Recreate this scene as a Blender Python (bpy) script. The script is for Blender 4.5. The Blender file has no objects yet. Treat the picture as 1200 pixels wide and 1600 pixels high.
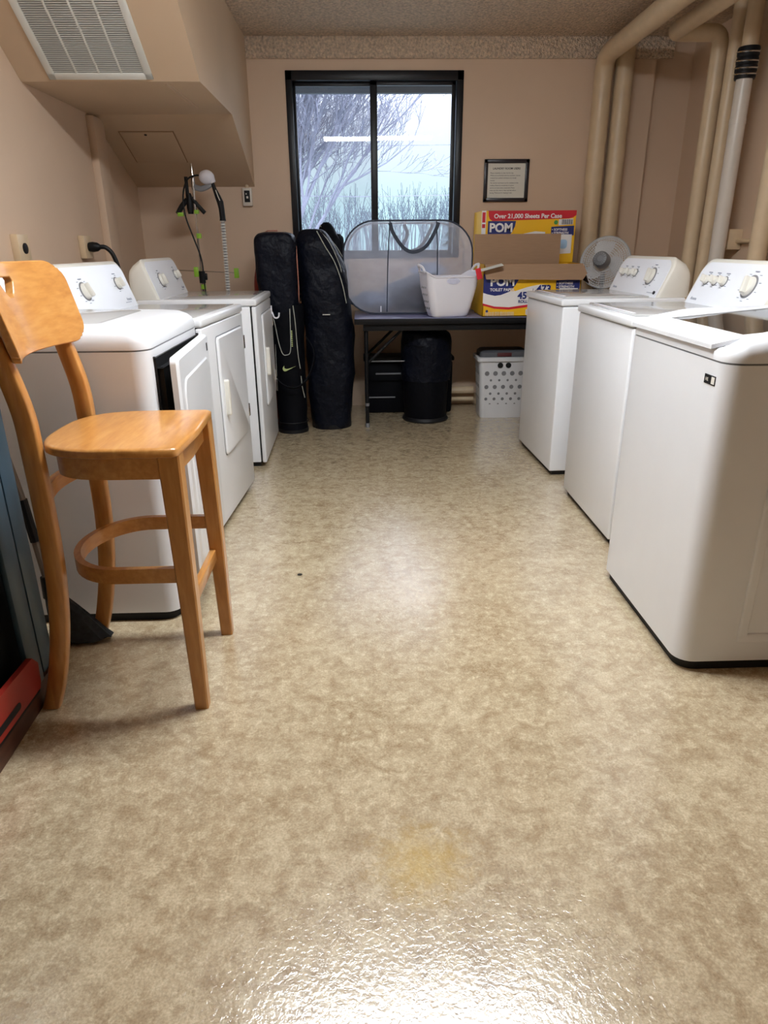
import bpy, bmesh, math, random
from mathutils import Vector, Matrix, noise
C = bpy.context.scene.collection
R = math.radians
PI = math.pi

# ------------------------------------------------------------------ camera
FP, PITCH, YAW, ROLL, CH = 1070.1, 0.3733, 0.0316, -0.0078, 1.2303
cd = bpy.data.cameras.new('camera'); cam = bpy.data.objects.new('camera', cd); C.objects.link(cam)
cd.sensor_fit = 'VERTICAL'; cd.sensor_height = 36.0; cd.lens = FP / 1600 * 36
R0 = Vector((math.cos(YAW), -math.sin(YAW), 0)); F0 = Vector((math.sin(YAW), math.cos(YAW), 0)); Z0 = Vector((0, 0, 1))
FW = F0 * math.cos(PITCH) - Z0 * math.sin(PITCH); U0 = F0 * math.sin(PITCH) + Z0 * math.cos(PITCH)
CX = R0 * math.cos(ROLL) + U0 * math.sin(ROLL); CU = -R0 * math.sin(ROLL) + U0 * math.cos(ROLL)
m = Matrix.Identity(4)
for i in range(3):
    m[i][0] = CX[i]; m[i][1] = CU[i]; m[i][2] = -FW[i]; m[i][3] = (0, 0, CH)[i]
cam.matrix_world = m; cd.clip_start = 0.02; cd.clip_end = 300
bpy.context.scene.camera = cam

# ------------------------------------------------------------------ view and light
vs = bpy.context.scene.view_settings
vs.view_transform = 'Standard'; vs.look = 'None'; vs.gamma = 1; vs.use_curve_mapping = False
vs.exposure = 0.0
LAMP_W = 108.0
PANE_TILT = -0.95
LAMP_XY = (0.25, 2.06)
w = bpy.data.worlds.new('overcast_sky'); bpy.context.scene.world = w; w.use_nodes = True
nt = w.node_tree; bg = nt.nodes['Background']
tc = nt.nodes.new('ShaderNodeTexCoord'); sp = nt.nodes.new('ShaderNodeSeparateXYZ'); rp = nt.nodes.new('ShaderNodeValToRGB')
nt.links.new(tc.outputs['Generated'], sp.inputs[0]); nt.links.new(sp.outputs['Z'], rp.inputs[0]); nt.links.new(rp.outputs[0], bg.inputs[0])
e = rp.color_ramp.elements
e[0].position = 0.0; e[0].color = (.085, .14, .16, 1)
e[1].position = 0.15; e[1].color = (.118, .128, .15, 1)
k = e.new(0.055); k.color = (.085, .12, .13, 1)
k = e.new(0.27); k.color = (.76, .84, 1, 1)
bg.inputs[1].default_value = 9.0

# ------------------------------------------------------------------ materials
def mat(name, col, rough=.5, metal=0, var=.06, vscale=8, bump=0, bscale=60, coat=0, spec=None, stretch=None, bdist=.01):
    M = bpy.data.materials.new(name); M.use_nodes = True; t = M.node_tree; b = t.nodes['Principled BSDF']
    b.inputs['Roughness'].default_value = rough; b.inputs['Metallic'].default_value = metal
    if coat: b.inputs['Coat Weight'].default_value = coat; b.inputs['Coat Roughness'].default_value = .08
    if spec is not None: b.inputs['Specular IOR Level'].default_value = spec
    c = t.nodes.new('ShaderNodeTexCoord'); n = t.nodes.new('ShaderNodeTexNoise'); r = t.nodes.new('ShaderNodeValToRGB')
    mp = t.nodes.new('ShaderNodeMapping'); t.links.new(c.outputs['Object'], mp.inputs[0])
    if stretch: mp.inputs['Scale'].default_value = stretch
    t.links.new(mp.outputs[0], n.inputs['Vector']); n.inputs['Scale'].default_value = vscale; n.inputs['Detail'].default_value = 5
    lo = [x * (1 - var) for x in col[:3]] + [1]; hi = [min(1, x * (1 + var)) for x in col[:3]] + [1]
    r.color_ramp.elements[0].color = lo; r.color_ramp.elements[1].color = hi
    r.color_ramp.elements[0].position = .3; r.color_ramp.elements[1].position = .7
    t.links.new(n.outputs[0], r.inputs[0]); t.links.new(r.outputs[0], b.inputs['Base Color'])
    if bump:
        n2 = t.nodes.new('ShaderNodeTexNoise'); n2.inputs['Scale'].default_value = bscale; n2.inputs['Detail'].default_value = 3
        t.links.new(mp.outputs[0], n2.inputs['Vector'])
        bu = t.nodes.new('ShaderNodeBump'); bu.inputs['Strength'].default_value = bump; bu.inputs['Distance'].default_value = bdist
        t.links.new(n2.outputs[0], bu.inputs['Height']); t.links.new(bu.outputs[0], b.inputs['Normal'])
    return M
def s2l(r, g, b):
    return tuple(((x / 255) / 12.92 if x / 255 <= .04045 else ((x / 255 + .055) / 1.055) ** 2.4) for x in (r, g, b))

M_wall = mat('beige_wall_paint', s2l(218, 191, 165), .55, var=.03, vscale=2, bump=.06, bscale=90)
M_soffit = mat('beige_soffit_paint', s2l(208, 182, 153), .5, var=.03, vscale=3)
M_popcorn = mat('textured_ceiling', s2l(226, 204, 180), .8, var=.26, vscale=55, bump=1.0, bscale=60, bdist=.035)
M_pipe = mat('painted_pipe', s2l(216, 192, 158), .35, var=.05, vscale=14, bump=.12, bscale=25)
M_pvc = mat('pale_plastic_pipe', s2l(222, 212, 200), .3, var=.03)
M_enam = mat('white_enamel', s2l(234, 235, 238), .30, var=.01, coat=.2)
M_enam2 = mat('white_enamel_console', s2l(236, 238, 243), .3, var=.01)
M_ivory = mat('ivory_plastic', s2l(226, 222, 212), .35, var=.02)
M_deck = mat('pale_grey_lid_enamel', s2l(192, 191, 190), .14, var=.02, coat=.4)
M_dark = mat('black_rubber', (.007, .007, .008), .5, var=.1, spec=.3)
M_grey = mat('grey_plastic', (.20, .20, .21), .4)
M_print = mat('grey_print', (.22, .24, .30), .6)
M_chrome = mat('chrome', (.75, .75, .76), .18, 1, var=.02)
M_dglass = mat('dark_lid_glass', (.03, .026, .022), .04, var=.02, spec=.6)
M_frame = mat('black_aluminium', (.008, .008, .011), .35, var=.1, spec=.35)
M_black = mat('black_nylon', (.0022, .0025, .0045), .6, var=.25, vscale=6, bump=.5, bscale=14, spec=.12)
M_navy = mat('dark_navy_fabric', (.003, .004, .009), .5, var=.3, vscale=5, bump=.9, bscale=11, spec=.16, bdist=.03)
M_red = mat('red_fabric', (.22, .02, .012), .7, var=.2)
M_orange = mat('orange_strap', (.42, .17, .12), .7)
M_piping = mat('pale_piping', (.42, .43, .38), .6)
M_strap = mat('slate_strap', (.035, .045, .07), .7)
M_lime = mat('lime_green_plastic', (.33, .62, .05), .4)
M_yelgreen = mat('pale_lime_print', (.55, .62, .25), .5)
M_table = mat('table_laminate', s2l(118, 118, 150), .32, var=.06)
M_tedge = mat('table_edge', (.006, .006, .007), .45, spec=.25)
M_white = mat('white_plastic', s2l(236, 234, 242), .35, var=.01)
M_whiteb = mat('white_basket_plastic', s2l(214, 214, 216), .4, var=.02)
M_cardb = mat('brown_cardboard', s2l(160, 128, 100), .8, var=.05, vscale=12, stretch=(1, 1, 12))
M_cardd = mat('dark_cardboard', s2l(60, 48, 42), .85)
M_byel = mat('yellow_print', s2l(246, 190, 20), .45, var=.02)
M_bred = mat('red_print', s2l(205, 24, 44), .45, var=.02)
M_bblue = mat('navy_print', s2l(28, 40, 112), .45, var=.03)
M_bwhite = mat('white_print', s2l(238, 234, 232), .5, var=.01)
M_bblack = mat('black_print', (.01, .01, .02), .5)
M_bgreen = mat('green_print', s2l(70, 150, 70), .5)
M_bsky = mat('light_blue_print', s2l(170, 205, 235), .5)
M_fan = mat('fan_grey_plastic', s2l(238, 238, 238), .4, var=.03)
M_fanb = mat('pale_grey_duct', s2l(165, 166, 164), .6)
M_lock = mat('dull_steel_bar', (.16, .16, .17), .5)
M_fand = mat('fan_motor_plastic', s2l(140, 142, 146), .45)
M_slate = mat('slate_blue_laminate', s2l(62, 84, 98), .35, var=.1, vscale=4)
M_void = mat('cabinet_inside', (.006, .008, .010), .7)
M_base = mat('dark_stained_wood', s2l(78, 44, 30), .45, var=.25, vscale=6, stretch=(12, 1, 12))
M_redpl = mat('red_orange_case', s2l(150, 38, 26), .45, var=.06)
M_bristle = mat('dark_bristles', (.02, .025, .03), .8, var=.4, vscale=60)
M_handle = mat('broom_handle_grey', s2l(120, 108, 98), .4)
M_paper = mat('paper', s2l(226, 224, 214), .7, var=.02)
M_sf = mat('sign_frame_wood', (.016, .012, .018), .3)
M_hose = mat('steam_hose_fabric', s2l(232, 230, 224), .7, var=.1, vscale=60)
M_ground = mat('pale_winter_lawn', (.09, .12, .125), .9, var=.08)
M_bark = mat('pale_bark', (.25, .25, .315), .9, var=.15)
M_twig = mat('distant_twigs', (.08, .10, .12), .9, var=.1)
M_conifer = mat('distant_conifer', (.035, .055, .065), .9, var=.2)
M_eave = mat('eave_paint', (.13, .14, .16), .8)
M_grille = mat('white_register_paint', s2l(222, 222, 216), .45, var=.01)
M_debris = mat('dark_speck', (.03, .025, .02), .8)

def wood(name, stretch):
    M = bpy.data.materials.new(name); M.use_nodes = True; t = M.node_tree; b = t.nodes['Principled BSDF']
    c = t.nodes.new('ShaderNodeTexCoord'); mp = t.nodes.new('ShaderNodeMapping'); mp.inputs['Scale'].default_value = stretch
    n = t.nodes.new('ShaderNodeTexNoise'); n.inputs['Scale'].default_value = 2.6; n.inputs['Detail'].default_value = 8; n.inputs['Distortion'].default_value = 1.3
    n2 = t.nodes.new('ShaderNodeTexNoise'); n2.inputs['Scale'].default_value = 9; n2.inputs['Detail'].default_value = 6
    r = t.nodes.new('ShaderNodeValToRGB'); el = r.color_ramp.elements
    el[0].position = .22; el[0].color = (*s2l(168, 108, 54), 1); el[1].position = .78; el[1].color = (*s2l(218, 164, 96), 1)
    k = el.new(.5); k.color = (*s2l(198, 138, 72), 1)
    mx = t.nodes.new('ShaderNodeMix'); mx.data_type = 'FLOAT'; mx.inputs[0].default_value = .45
    t.links.new(c.outputs['Object'], mp.inputs[0]); t.links.new(mp.outputs[0], n.inputs[0]); t.links.new(mp.outputs[0], n2.inputs[0])
    t.links.new(n.outputs[0], mx.inputs[2]); t.links.new(n2.outputs[0], mx.inputs[3]); t.links.new(mx.outputs[0], r.inputs[0]); t.links.new(r.outputs[0], b.inputs['Base Color'])
    b.inputs['Roughness'].default_value = .3; b.inputs['Coat Weight'].default_value = .4; b.inputs['Coat Roughness'].default_value = .12
    return M
M_woody = wood('honey_oak_crosswise', (9, 1.6, 9)); M_wood = wood('honey_oak_upright', (9, 9, 1.3))

def floor_mat():
    M = bpy.data.materials.new('mottled_vinyl_floor'); M.use_nodes = True; t = M.node_tree; b = t.nodes['Principled BSDF']; L = t.links.new
    c = t.nodes.new('ShaderNodeTexCoord')
    def nz(scale, det, rough=.6, dist=0):
        n = t.nodes.new('ShaderNodeTexNoise'); n.inputs['Scale'].default_value = scale; n.inputs['Detail'].default_value = det
        n.inputs['Roughness'].default_value = rough; n.inputs['Distortion'].default_value = dist; L(c.outputs['Object'], n.inputs['Vector']); return n
    def ramp(src, stops):
        r = t.nodes.new('ShaderNodeValToRGB'); L(src, r.inputs[0]); el = r.color_ramp.elements
        el[0].position, el[0].color = stops[0][0], (*stops[0][1], 1); el[1].position, el[1].color = stops[-1][0], (*stops[-1][1], 1)
        for p, cc in stops[1:-1]: k = el.new(p); k.color = (*cc, 1)
        return r
    def mix(a, bb, fac, mode='MIX'):
        x = t.nodes.new('ShaderNodeMix'); x.data_type = 'RGBA'; x.blend_type = mode
        if isinstance(fac, float): x.inputs[0].default_value = fac
        else: L(fac, x.inputs[0])
        L(a, x.inputs[6])
        if isinstance(bb, tuple): x.inputs[7].default_value = (*bb, 1)
        else: L(bb, x.inputs[7])
        return x.outputs[2]
    big = nz(3.6, 7, .68, .3)
    base = ramp(big.outputs[0], [(.3, s2l(182, 160, 128)), (.5, s2l(200, 180, 148)), (.72, s2l(214, 196, 164))])
    fine = nz(42, 10, .76, .35)
    fl = ramp(fine.outputs[0], [(.42, (0, 0, 0)), (.52, (.25, .25, .25)), (.64, (.95, .95, .95))])
    col = mix(base.outputs[0], s2l(232, 216, 182), fl.outputs[0])
    fine2 = nz(17, 10, .80, .3)
    dk = ramp(fine2.outputs[0], [(.36, (.7, .7, .7)), (.54, (0, 0, 0))])
    col = mix(col, s2l(150, 122, 88), dk.outputs[0])
    gr = nz(190, 4)
    gg = ramp(gr.outputs[0], [(.32, (.70, .69, .67)), (.62, (1.0, 1.0, 1.0))])
    col = mix(col, gg.outputs[0], 1.0, 'MULTIPLY')
    # yellow worn stain of its own shape
    mp = t.nodes.new('ShaderNodeVectorMath'); mp.operation = 'DISTANCE'; L(c.outputs['Object'], mp.inputs[0]); mp.inputs[1].default_value = (.11, 1.08, 0)
    ad = t.nodes.new('ShaderNodeMath'); ad.operation = 'MULTIPLY_ADD'; L(fine2.outputs[0], ad.inputs[0]); ad.inputs[1].default_value = .35; L(mp.outputs['Value'], ad.inputs[2])
    st = ramp(ad.outputs[0], [(.17, (.55, .55, .55)), (.30, (0, 0, 0))])
    col = mix(col, s2l(206, 172, 84), st.outputs[0])
    L(col, b.inputs['Base Color'])
    rr = nz(7, 3); rg = ramp(rr.outputs[0], [(.3, (.17, .17, .17)), (.7, (.21, .21, .21))]); L(rg.outputs[0], b.inputs['Roughness'])
    b.inputs['Specular IOR Level'].default_value = 1.0; b.inputs['Coat Weight'].default_value = 1.0; b.inputs['Coat Roughness'].default_value = .15
    v = nz(95, 3, .55, .6); v2 = nz(3.0, 2)
    bu = t.nodes.new('ShaderNodeBump'); bu.inputs['Strength'].default_value = .24; bu.inputs['Distance'].default_value = .003; L(v.outputs[0], bu.inputs['Height'])
    b2 = t.nodes.new('ShaderNodeBump'); b2.inputs['Strength'].default_value = .06; b2.inputs['Distance'].default_value = .01; L(v2.outputs[0], b2.inputs['Height']); L(bu.outputs[0], b2.inputs['Normal'])
    L(b2.outputs[0], b.inputs['Normal']); L(b2.outputs[0], b.inputs['Coat Normal'])
    return M
M_floor = floor_mat()

def veil(name, col, amount, gloss=0, rough=.05):
    M = bpy.data.materials.new(name); M.use_nodes = True; t = M.node_tree; t.nodes.clear(); L = t.links.new
    o = t.nodes.new('ShaderNodeOutputMaterial'); tr = t.nodes.new('ShaderNodeBsdfTransparent'); mx = t.nodes.new('ShaderNodeMixShader')
    if gloss:
        g = t.nodes.new('ShaderNodeBsdfGlossy'); g.inputs['Roughness'].default_value = rough; f = t.nodes.new('ShaderNodeFresnel'); f.inputs[0].default_value = gloss
        L(f.outputs[0], mx.inputs[0]); L(tr.outputs[0], mx.inputs[1]); L(g.outputs[0], mx.inputs[2])
    else:
        d = t.nodes.new('ShaderNodeBsdfDiffuse'); d.inputs[0].default_value = (*col, 1); tl = t.nodes.new('ShaderNodeBsdfTranslucent'); tl.inputs[0].default_value = (*col, 1)
        m2 = t.nodes.new('ShaderNodeMixShader'); m2.inputs[0].default_value = .7; L(d.outputs[0], m2.inputs[1]); L(tl.outputs[0], m2.inputs[2])
        n = t.nodes.new('ShaderNodeTexNoise'); n.inputs['Scale'].default_value = 7; mr = t.nodes.new('ShaderNodeMapRange')
        mr.inputs[3].default_value = amount * .75; mr.inputs[4].default_value = min(1, amount * 1.25); L(n.outputs[0], mr.inputs[0]); L(mr.outputs[0], mx.inputs[0])
        L(tr.outputs[0], mx.inputs[1]); L(m2.outputs[0], mx.inputs[2])
    L(mx.outputs[0], o.inputs[0]); return M
M_glass = veil('window_glass', (1, 1, 1), 0, gloss=1.5, rough=.0)
M_screen = veil('insect_screen', (.22, .225, .27), .36)
M_mesh = veil('pale_mesh_fabric', (.90, .92, 1.0), .37)
M_meshp = veil('mesh_seam_panel', (.86, .88, .98), .4)

def emis(name, col, s):
    M = bpy.data.materials.new(name); M.use_nodes = True; b = M.node_tree.nodes['Principled BSDF']
    b.inputs['Base Color'].default_value = (*col, 1); b.inputs['Emission Color'].default_value = (*col, 1); b.inputs['Emission Strength'].default_value = s; return M

# ------------------------------------------------------------------ mesh helpers
def nb(): return bmesh.new()
def join(bm, t, M=None, mi=0):
    if M is not None: bmesh.ops.transform(t, matrix=M, verts=t.verts)
    mp = {v: bm.verts.new(v.co) for v in t.verts}
    for f in t.faces:
        try: g = bm.faces.new([mp[v] for v in f.verts]); g.material_index = mi if mi is not None else f.material_index
        except ValueError: pass
    t.free()
def box(bm, x0, x1, y0, y1, z0, z1, bev=0, seg=2, mi=0, M=None, vertical=False):
    t = nb(); bmesh.ops.create_cube(t, size=1)
    for v in t.verts: v.co = Vector(((x0 + x1) / 2 + v.co.x * (x1 - x0), (y0 + y1) / 2 + v.co.y * (y1 - y0), (z0 + z1) / 2 + v.co.z * (z1 - z0)))
    if bev:
        ed = [e for e in t.edges if not vertical or abs(e.verts[0].co.z - e.verts[1].co.z) > 1e-6]
        bmesh.ops.bevel(t, geom=ed, offset=bev, segments=seg, profile=.5, affect='EDGES')
    join(bm, t, M, mi)
def loft(bm, rings, cap=True, mi=0, M=None, loop=False):
    t = nb(); rs = [[t.verts.new(p) for p in r] for r in rings]; n = len(rs[0])
    for a, b in zip(rs, rs[1:] + ([rs[0]] if loop else [])):
        for i in range(n):
            try: t.faces.new((a[i], a[(i + 1) % n], b[(i + 1) % n], b[i]))
            except ValueError: pass
    if cap and not loop:
        t.faces.new(rs[0]); t.faces.new(rs[-1])
    join(bm, t, M, mi)
def frame_at(d, ref=None):
    d = d.normalized(); u = ref or (Vector((0, 0, 1)) if abs(d.z) < .9 else Vector((1, 0, 0)))
    a = d.cross(u).normalized(); return a, a.cross(d).normalized()
def tube(bm, pts, r, n=10, mi=0, loop=False, cap=True, flat=None, ref=None, M=None):
    pts = [Vector(p) for p in pts]; N = len(pts); rings = []; pa = None
    for i, p in enumerate(pts):
        d = (pts[(i + 1) % N] - pts[i - 1]) if (loop or 0 < i < N - 1) else (pts[1] - pts[0] if i == 0 else pts[-1] - pts[-2])
        if d.length < 1e-9: d = Vector((0, 0, 1))
        d.normalize()
        if ref is not None: a, b = frame_at(d, Vector(ref))
        elif pa is None: a, b = frame_at(d)
        else:
            a = pa - d * pa.dot(d); a = a.normalized() if a.length > 1e-6 else frame_at(d)[0]; b = a.cross(d).normalized()
        pa = a; rr = r[i] if isinstance(r, (list, tuple)) else r
        fa, fb = flat if flat else (1, 1)
        if n == 4: angs = [PI / 4 + PI / 2 * j for j in range(4)]; s = math.sqrt(2)
        else: angs = [2 * PI * j / n for j in range(n)]; s = 1
        rings.append([p + a * (math.cos(t) * rr * fa * s) + b * (math.sin(t) * rr * fb * s) for t in angs])
    loft(bm, rings, cap=cap, mi=mi, loop=loop, M=M)
def arc(c, r, a0, a1, n, plane='xz'):
    out = []
    for i in range(n + 1):
        a = a0 + (a1 - a0) * i / n; x, y = math.cos(a) * r, math.sin(a) * r
        out.append(Vector((c[0] + (x if plane[0] == 'x' else 0), c[1] + (x if plane[0] == 'y' else (y if plane[1] == 'y' else 0)), c[2] + (y if plane[1] == 'z' else 0))))
    return out
def bend(pts, r, n=6):
    pts = [Vector(p) for p in pts]; out = [pts[0]]
    for i in range(1, len(pts) - 1):
        a = (pts[i - 1] - pts[i]).normalized(); b = (pts[i + 1] - pts[i]).normalized()
        p0 = pts[i] + a * r; p2 = pts[i] + b * r
        for j in range(n + 1):
            t = j / n; out.append(p0 * (1 - t) ** 2 + pts[i] * 2 * t * (1 - t) + p2 * t * t)
    out.append(pts[-1]); return out
def smooth(pts, n=6):
    P = [Vector(p) for p in pts]; P = [P[0] * 2 - P[1]] + P + [P[-1] * 2 - P[-2]]; out = []
    for i in range(1, len(P) - 2):
        for j in range(n):
            t = j / n; a, b, c, d = P[i - 1], P[i], P[i + 1], P[i + 2]
            out.append(.5 * ((2 * b) + (-a + c) * t + (2 * a - 5 * b + 4 * c - d) * t * t + (-a + 3 * b - 3 * c + d) * t ** 3))
    out.append(P[-2]); return out
def rrect(w0, w1, h0, h1, r, n=5):
    """rounded rectangle points in 2d; r may be 4 radii, from (w1,h1) counter-clockwise"""
    rs = r if isinstance(r, (list, tuple)) else [r] * 4
    cs = [(w1, h1, 0), (w0, h1, 1), (w0, h0, 2), (w1, h0, 3)]; out = []
    for (x, y, q), rr in zip(cs, rs):
        cx = x - rr if x == w1 else x + rr; cy = y - rr if y == h1 else y + rr
        for i in range(n + 1):
            a = PI / 2 * q + PI / 2 * i / n; out.append((cx + rr * math.cos(a), cy + rr * math.sin(a)))
    return out
def prism(bm, pts, axis, a, b, mi=0, M=None):
    def p3(p, h): return {'x': (h, p[0], p[1]), 'y': (p[0], h, p[1]), 'z': (p[0], p[1], h)}[axis]
    loft(bm, [[p3(p, a) for p in pts], [p3(p, b) for p in pts]], mi=mi, M=M)
def lathe(bm, prof, M=None, n=24, mi=0, cap=True):
    loft(bm, [[(r * math.cos(2 * PI * i / n), r * math.sin(2 * PI * i / n), z) for i in range(n)] for r, z in prof], cap=cap, mi=mi, M=M)
def text(bm, s, size, M, depth=.0006, mi=0, bold=0, align='LEFT'):
    cu = bpy.data.curves.new('t', 'FONT'); cu.body = s; cu.size = size; cu.extrude = depth; cu.offset = bold; cu.align_x = align; cu.resolution_u = 3
    o = bpy.data.objects.new('t', cu); C.objects.link(o); dg = bpy.context.evaluated_depsgraph_get(); me = bpy.data.meshes.new_from_object(o.evaluated_get(dg))
    t = nb(); t.from_mesh(me); bpy.data.objects.remove(o); bpy.data.curves.remove(cu); bpy.data.meshes.remove(me); join(bm, t, M, mi)
def plane_mat(o, xdir, ydir):
    x = Vector(xdir).normalized(); y = Vector(ydir).normalized(); z = x.cross(y); M = Matrix.Identity(4)
    for i in range(3): M[i][0] = x[i]; M[i][1] = y[i]; M[i][2] = z[i]; M[i][3] = o[i]
    return M
def obj(name, bm, mats, parent=None, ang=35, sm=True, merge=False):
    if merge: bmesh.ops.remove_doubles(bm, verts=bm.verts, dist=1e-5)
    bmesh.ops.recalc_face_normals(bm, faces=bm.faces)
    me = bpy.data.meshes.new(name); bm.to_mesh(me); bm.free()
    for mm in (mats if isinstance(mats, (list, tuple)) else [mats]): me.materials.append(mm)
    if sm:
        me.shade_smooth()
        for p in me.polygons:
            if len(p.vertices) > 4: p.use_smooth = False
        me.set_sharp_from_angle(angle=R(ang))
    o = bpy.data.objects.new(name, me); C.objects.link(o)
    if parent: o.parent = parent
    return o
def tag(o, label=None, cat=None, group=None, kind=None):
    if label: o['label'] = label
    if cat: o['category'] = cat
    if group: o['group'] = group
    if kind: o['kind'] = kind
    return o
def thing(name, label, cat, loc=(0, 0, 0), rz=0, group=None):
    o = bpy.data.objects.new(name, None); C.objects.link(o); o.location = loc; o.rotation_euler = (0, 0, rz); o.empty_display_size = .1
    return tag(o, label, cat, group)
def struct(name, bm, m, parent=None, **k):
    o = obj(name, bm, m, parent, **k)
    if not parent: o['kind'] = 'structure'
    return o

# ------------------------------------------------------------------ room shell
XL, XR, YB, YF, ZC = -1.60, 2.40, 5.55, -4.8, 2.55
b = nb(); box(b, XL - .1, XR + .1, YF - .1, 5.75, -.12, 0); struct('floor', b, M_floor, sm=False)
b = nb(); box(b, XL - .1, XR + .1, YF - .1, 5.75, ZC, ZC + .12); struct('ceiling', b, M_popcorn, sm=False)
b = nb(); box(b, XL - .12, XL, YF - .1, 5.75, 0, ZC); struct('wall_left', b, M_wall, sm=False)
b = nb(); box(b, XR, XR + .12, YF - .1, 5.75, 0, ZC); struct('wall_right', b, M_wall, sm=False)
b = nb(); box(b, XL, XR, YF - .12, YF, 0, ZC); struct('wall_front', b, M_wall, sm=False)
WX0, WX1, WZ0, WZ1 = -.488, .758, 1.13, 2.352
b = nb()
box(b, XL, WX0, YB, YB + .2, 0, ZC); box(b, WX1, 2.11, YB, YB + .2, 0, ZC)
box(b, WX0, WX1, YB, YB + .2, 0, WZ0); box(b, WX0, WX1, YB, YB + .2, WZ1, ZC); box(b, 2.11, XR, YB + .06, YB + .2, 0, ZC)
struct('wall_back', b, M_wall, sm=False)
b = nb(); box(b, -.75, 2.22, YB - .025, YB, 2.42, ZC, .004); struct('trim_1', b, M_popcorn)
# column on the left wall and end panel of wall
b = nb(); box(b, XL, XL + .045, 4.68, 4.86, 0, 1.95, .004); struct('trim_2', b, M_wall)
b = nb(); box(b, XL, WX0 + .3, YB - .012, YB, 0, .09, .003); box(b, 0, 2.1, YB - .012, YB, 0, .09, .003); struct('baseboard_back', b, M_soffit)
# duct soffit: slanted face, level underside, second slope down to back wall
prof = [(3.025, 2.549), (3.86, 1.965), (4.76, 1.965), (5.549, 1.625), (5.549, 2.549)]
b = nb(); prism(b, prof, 'x', XL + .001, -.75); struct('trim_3', b, M_soffit, sm=False)
b = nb()
for dx in (0, .022):
    box(b, -.93 + dx, -.926 + dx, 3.92, 4.53, 1.9612, 1.966, .001)
struct('trim_4', b, M_wall, sm=False)

# ------------------------------------------------------------------ window
wn = bpy.data.objects.new('window_1', None); C.objects.link(wn); wn.location = ((WX0 + WX1) / 2, YB, WZ0); wn['kind'] = 'structure'
ox, oy, oz = wn.location
def wb(bm, x0, x1, y0, y1, z0, z1, bev=.003): box(bm, x0 - ox, x1 - ox, y0 - oy, y1 - oy, z0 - oz, z1 - oz, bev)
b = nb(); t = .045
wb(b, WX0, WX0 + t, YB - .012, YB + .09, WZ0, WZ1); wb(b, WX1 - t, WX1, YB - .012, YB + .09, WZ0, WZ1)
wb(b, WX0, WX1, YB - .012, YB + .09, WZ1 - t - .015, WZ1); wb(b, WX0, WX1, YB - .012, YB + .09, WZ0, WZ0 + .03)
obj('window_frame', b, M_frame, wn)
for nm, x0, x1, yy in (('left', WX0 + .045, .145, YB + .05), ('right', .10, WX1 - .05, YB + .02)):
    b = nb(); s = .018
    wb(b, x0, x0 + (s if nm == 'left' else .05), yy, yy + .025, WZ0 + .03, WZ1 - .06); wb(b, x1 - s - .01, x1, yy, yy + .025, WZ0 + .03, WZ1 - .06)
    wb(b, x0, x1, yy, yy + .025, WZ1 - .085, WZ1 - .06); wb(b, x0, x1, yy, yy + .025, WZ0 + .03, WZ0 + .055)
    sash = obj('sash', b, M_frame, wn)
    b = nb(); v = [b.verts.new(p) for p in ((x0 + .015 - ox, 0, WZ0 + .05 - oz), (x1 - .02 - ox, 0, WZ0 + .05 - oz), (x1 - .02 - ox, 0, WZ1 - .08 - oz), (x0 + .015 - ox, 0, WZ1 - .08 - oz))]
    b.faces.new(v); g = obj('pane', b, M_glass, sash, sm=False)
    g.location = (0, yy + .012 - oy, 0); 
    # pane leaned slightly to bring the lamp's reflection lower in the glass
    g.rotation_euler = (R(PANE_TILT), 0, 0)
b = nb(); v = [b.verts.new(p) for p in ((WX0 + .05 - ox, .085, WZ0 + .04 - oz), (.13 - ox, .085, WZ0 + .04 - oz), (.13 - ox, .085, WZ1 - .07 - oz), (WX0 + .05 - ox, .085, WZ1 - .07 - oz))]
b.faces.new(v); obj('insect_screen', b, M_screen, wn, sm=False)

# ------------------------------------------------------------------ ceiling lamp (above the aisle, mirrored in the window)
lx, ly = LAMP_XY
lt = thing('ceiling_light', 'long white fluorescent ceiling light over the aisle, seen mirrored in the window panes', 'ceiling light', (lx, ly, ZC))
b = nb(); box(b, -.66, .66, -.09, .09, -.03, 0, .004); obj('housing', b, M_white, lt)
b = nb(); prism(b, [(-.09, -.03), (-.08, -.045), (-.05, -.055), (0, -.058), (.05, -.055), (.08, -.045), (.09, -.03)], 'x', -.64, .64)
LM = emis('lamp_diffuser', (.90, .955, 1.0), LAMP_W); obj('diffuser', b, LM, lt)

# ------------------------------------------------------------------ soffit fittings
def slope_M(p0, xdir, ang):
    return plane_mat(p0, xdir, (0, -math.cos(ang), math.sin(ang)))
ang = math.atan2(2.549 - 1.965, 3.86 - 3.025)
# local frame: x right, y up the slope, z out towards the aisle (down and forward)
gy, gz = 3.845, 1.965 + (3.86 - 3.845) * math.tan(ang)
g = thing('return_air_grille', 'white louvered return air grille set in the slanted soffit face', 'vent', (-1.21, gy, gz))
g.rotation_euler = plane_mat((0, 0, 0), (1, 0, 0), (0, -math.cos(ang), math.sin(ang))).to_euler()
GW, GH = .245, .56
b = nb()
for a in ((-GW, -GW + .035, 0, GH), (GW - .035, GW, 0, GH), (-GW, GW, 0, .035), (-GW, GW, GH - .035, GH)): box(b, a[0], a[1], a[2], a[3], 0, .009, .002)
for i in (1, 2, 3):
    x = -GW + .035 + (2 * GW - .07) * i / 4; box(b, x - .005, x + .005, .03, GH - .03, .001, .007, .001)
obj('frame', b, M_grille, g)
b = nb(); n = 46
for i in range(n):
    y = .038 + (GH - .076) * i / n
    t = nb(); box(t, -GW + .03, GW - .03, -.005, .005, -.0009, .0009); join(b, t, Matrix.Translation((0, y + .006, .004)) @ Matrix.Rotation(R(35), 4, 'X'))
sl = obj('louvers', b, M_grille, g, sm=False); sl['label'] = 'closely spaced horizontal white slats'
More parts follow.
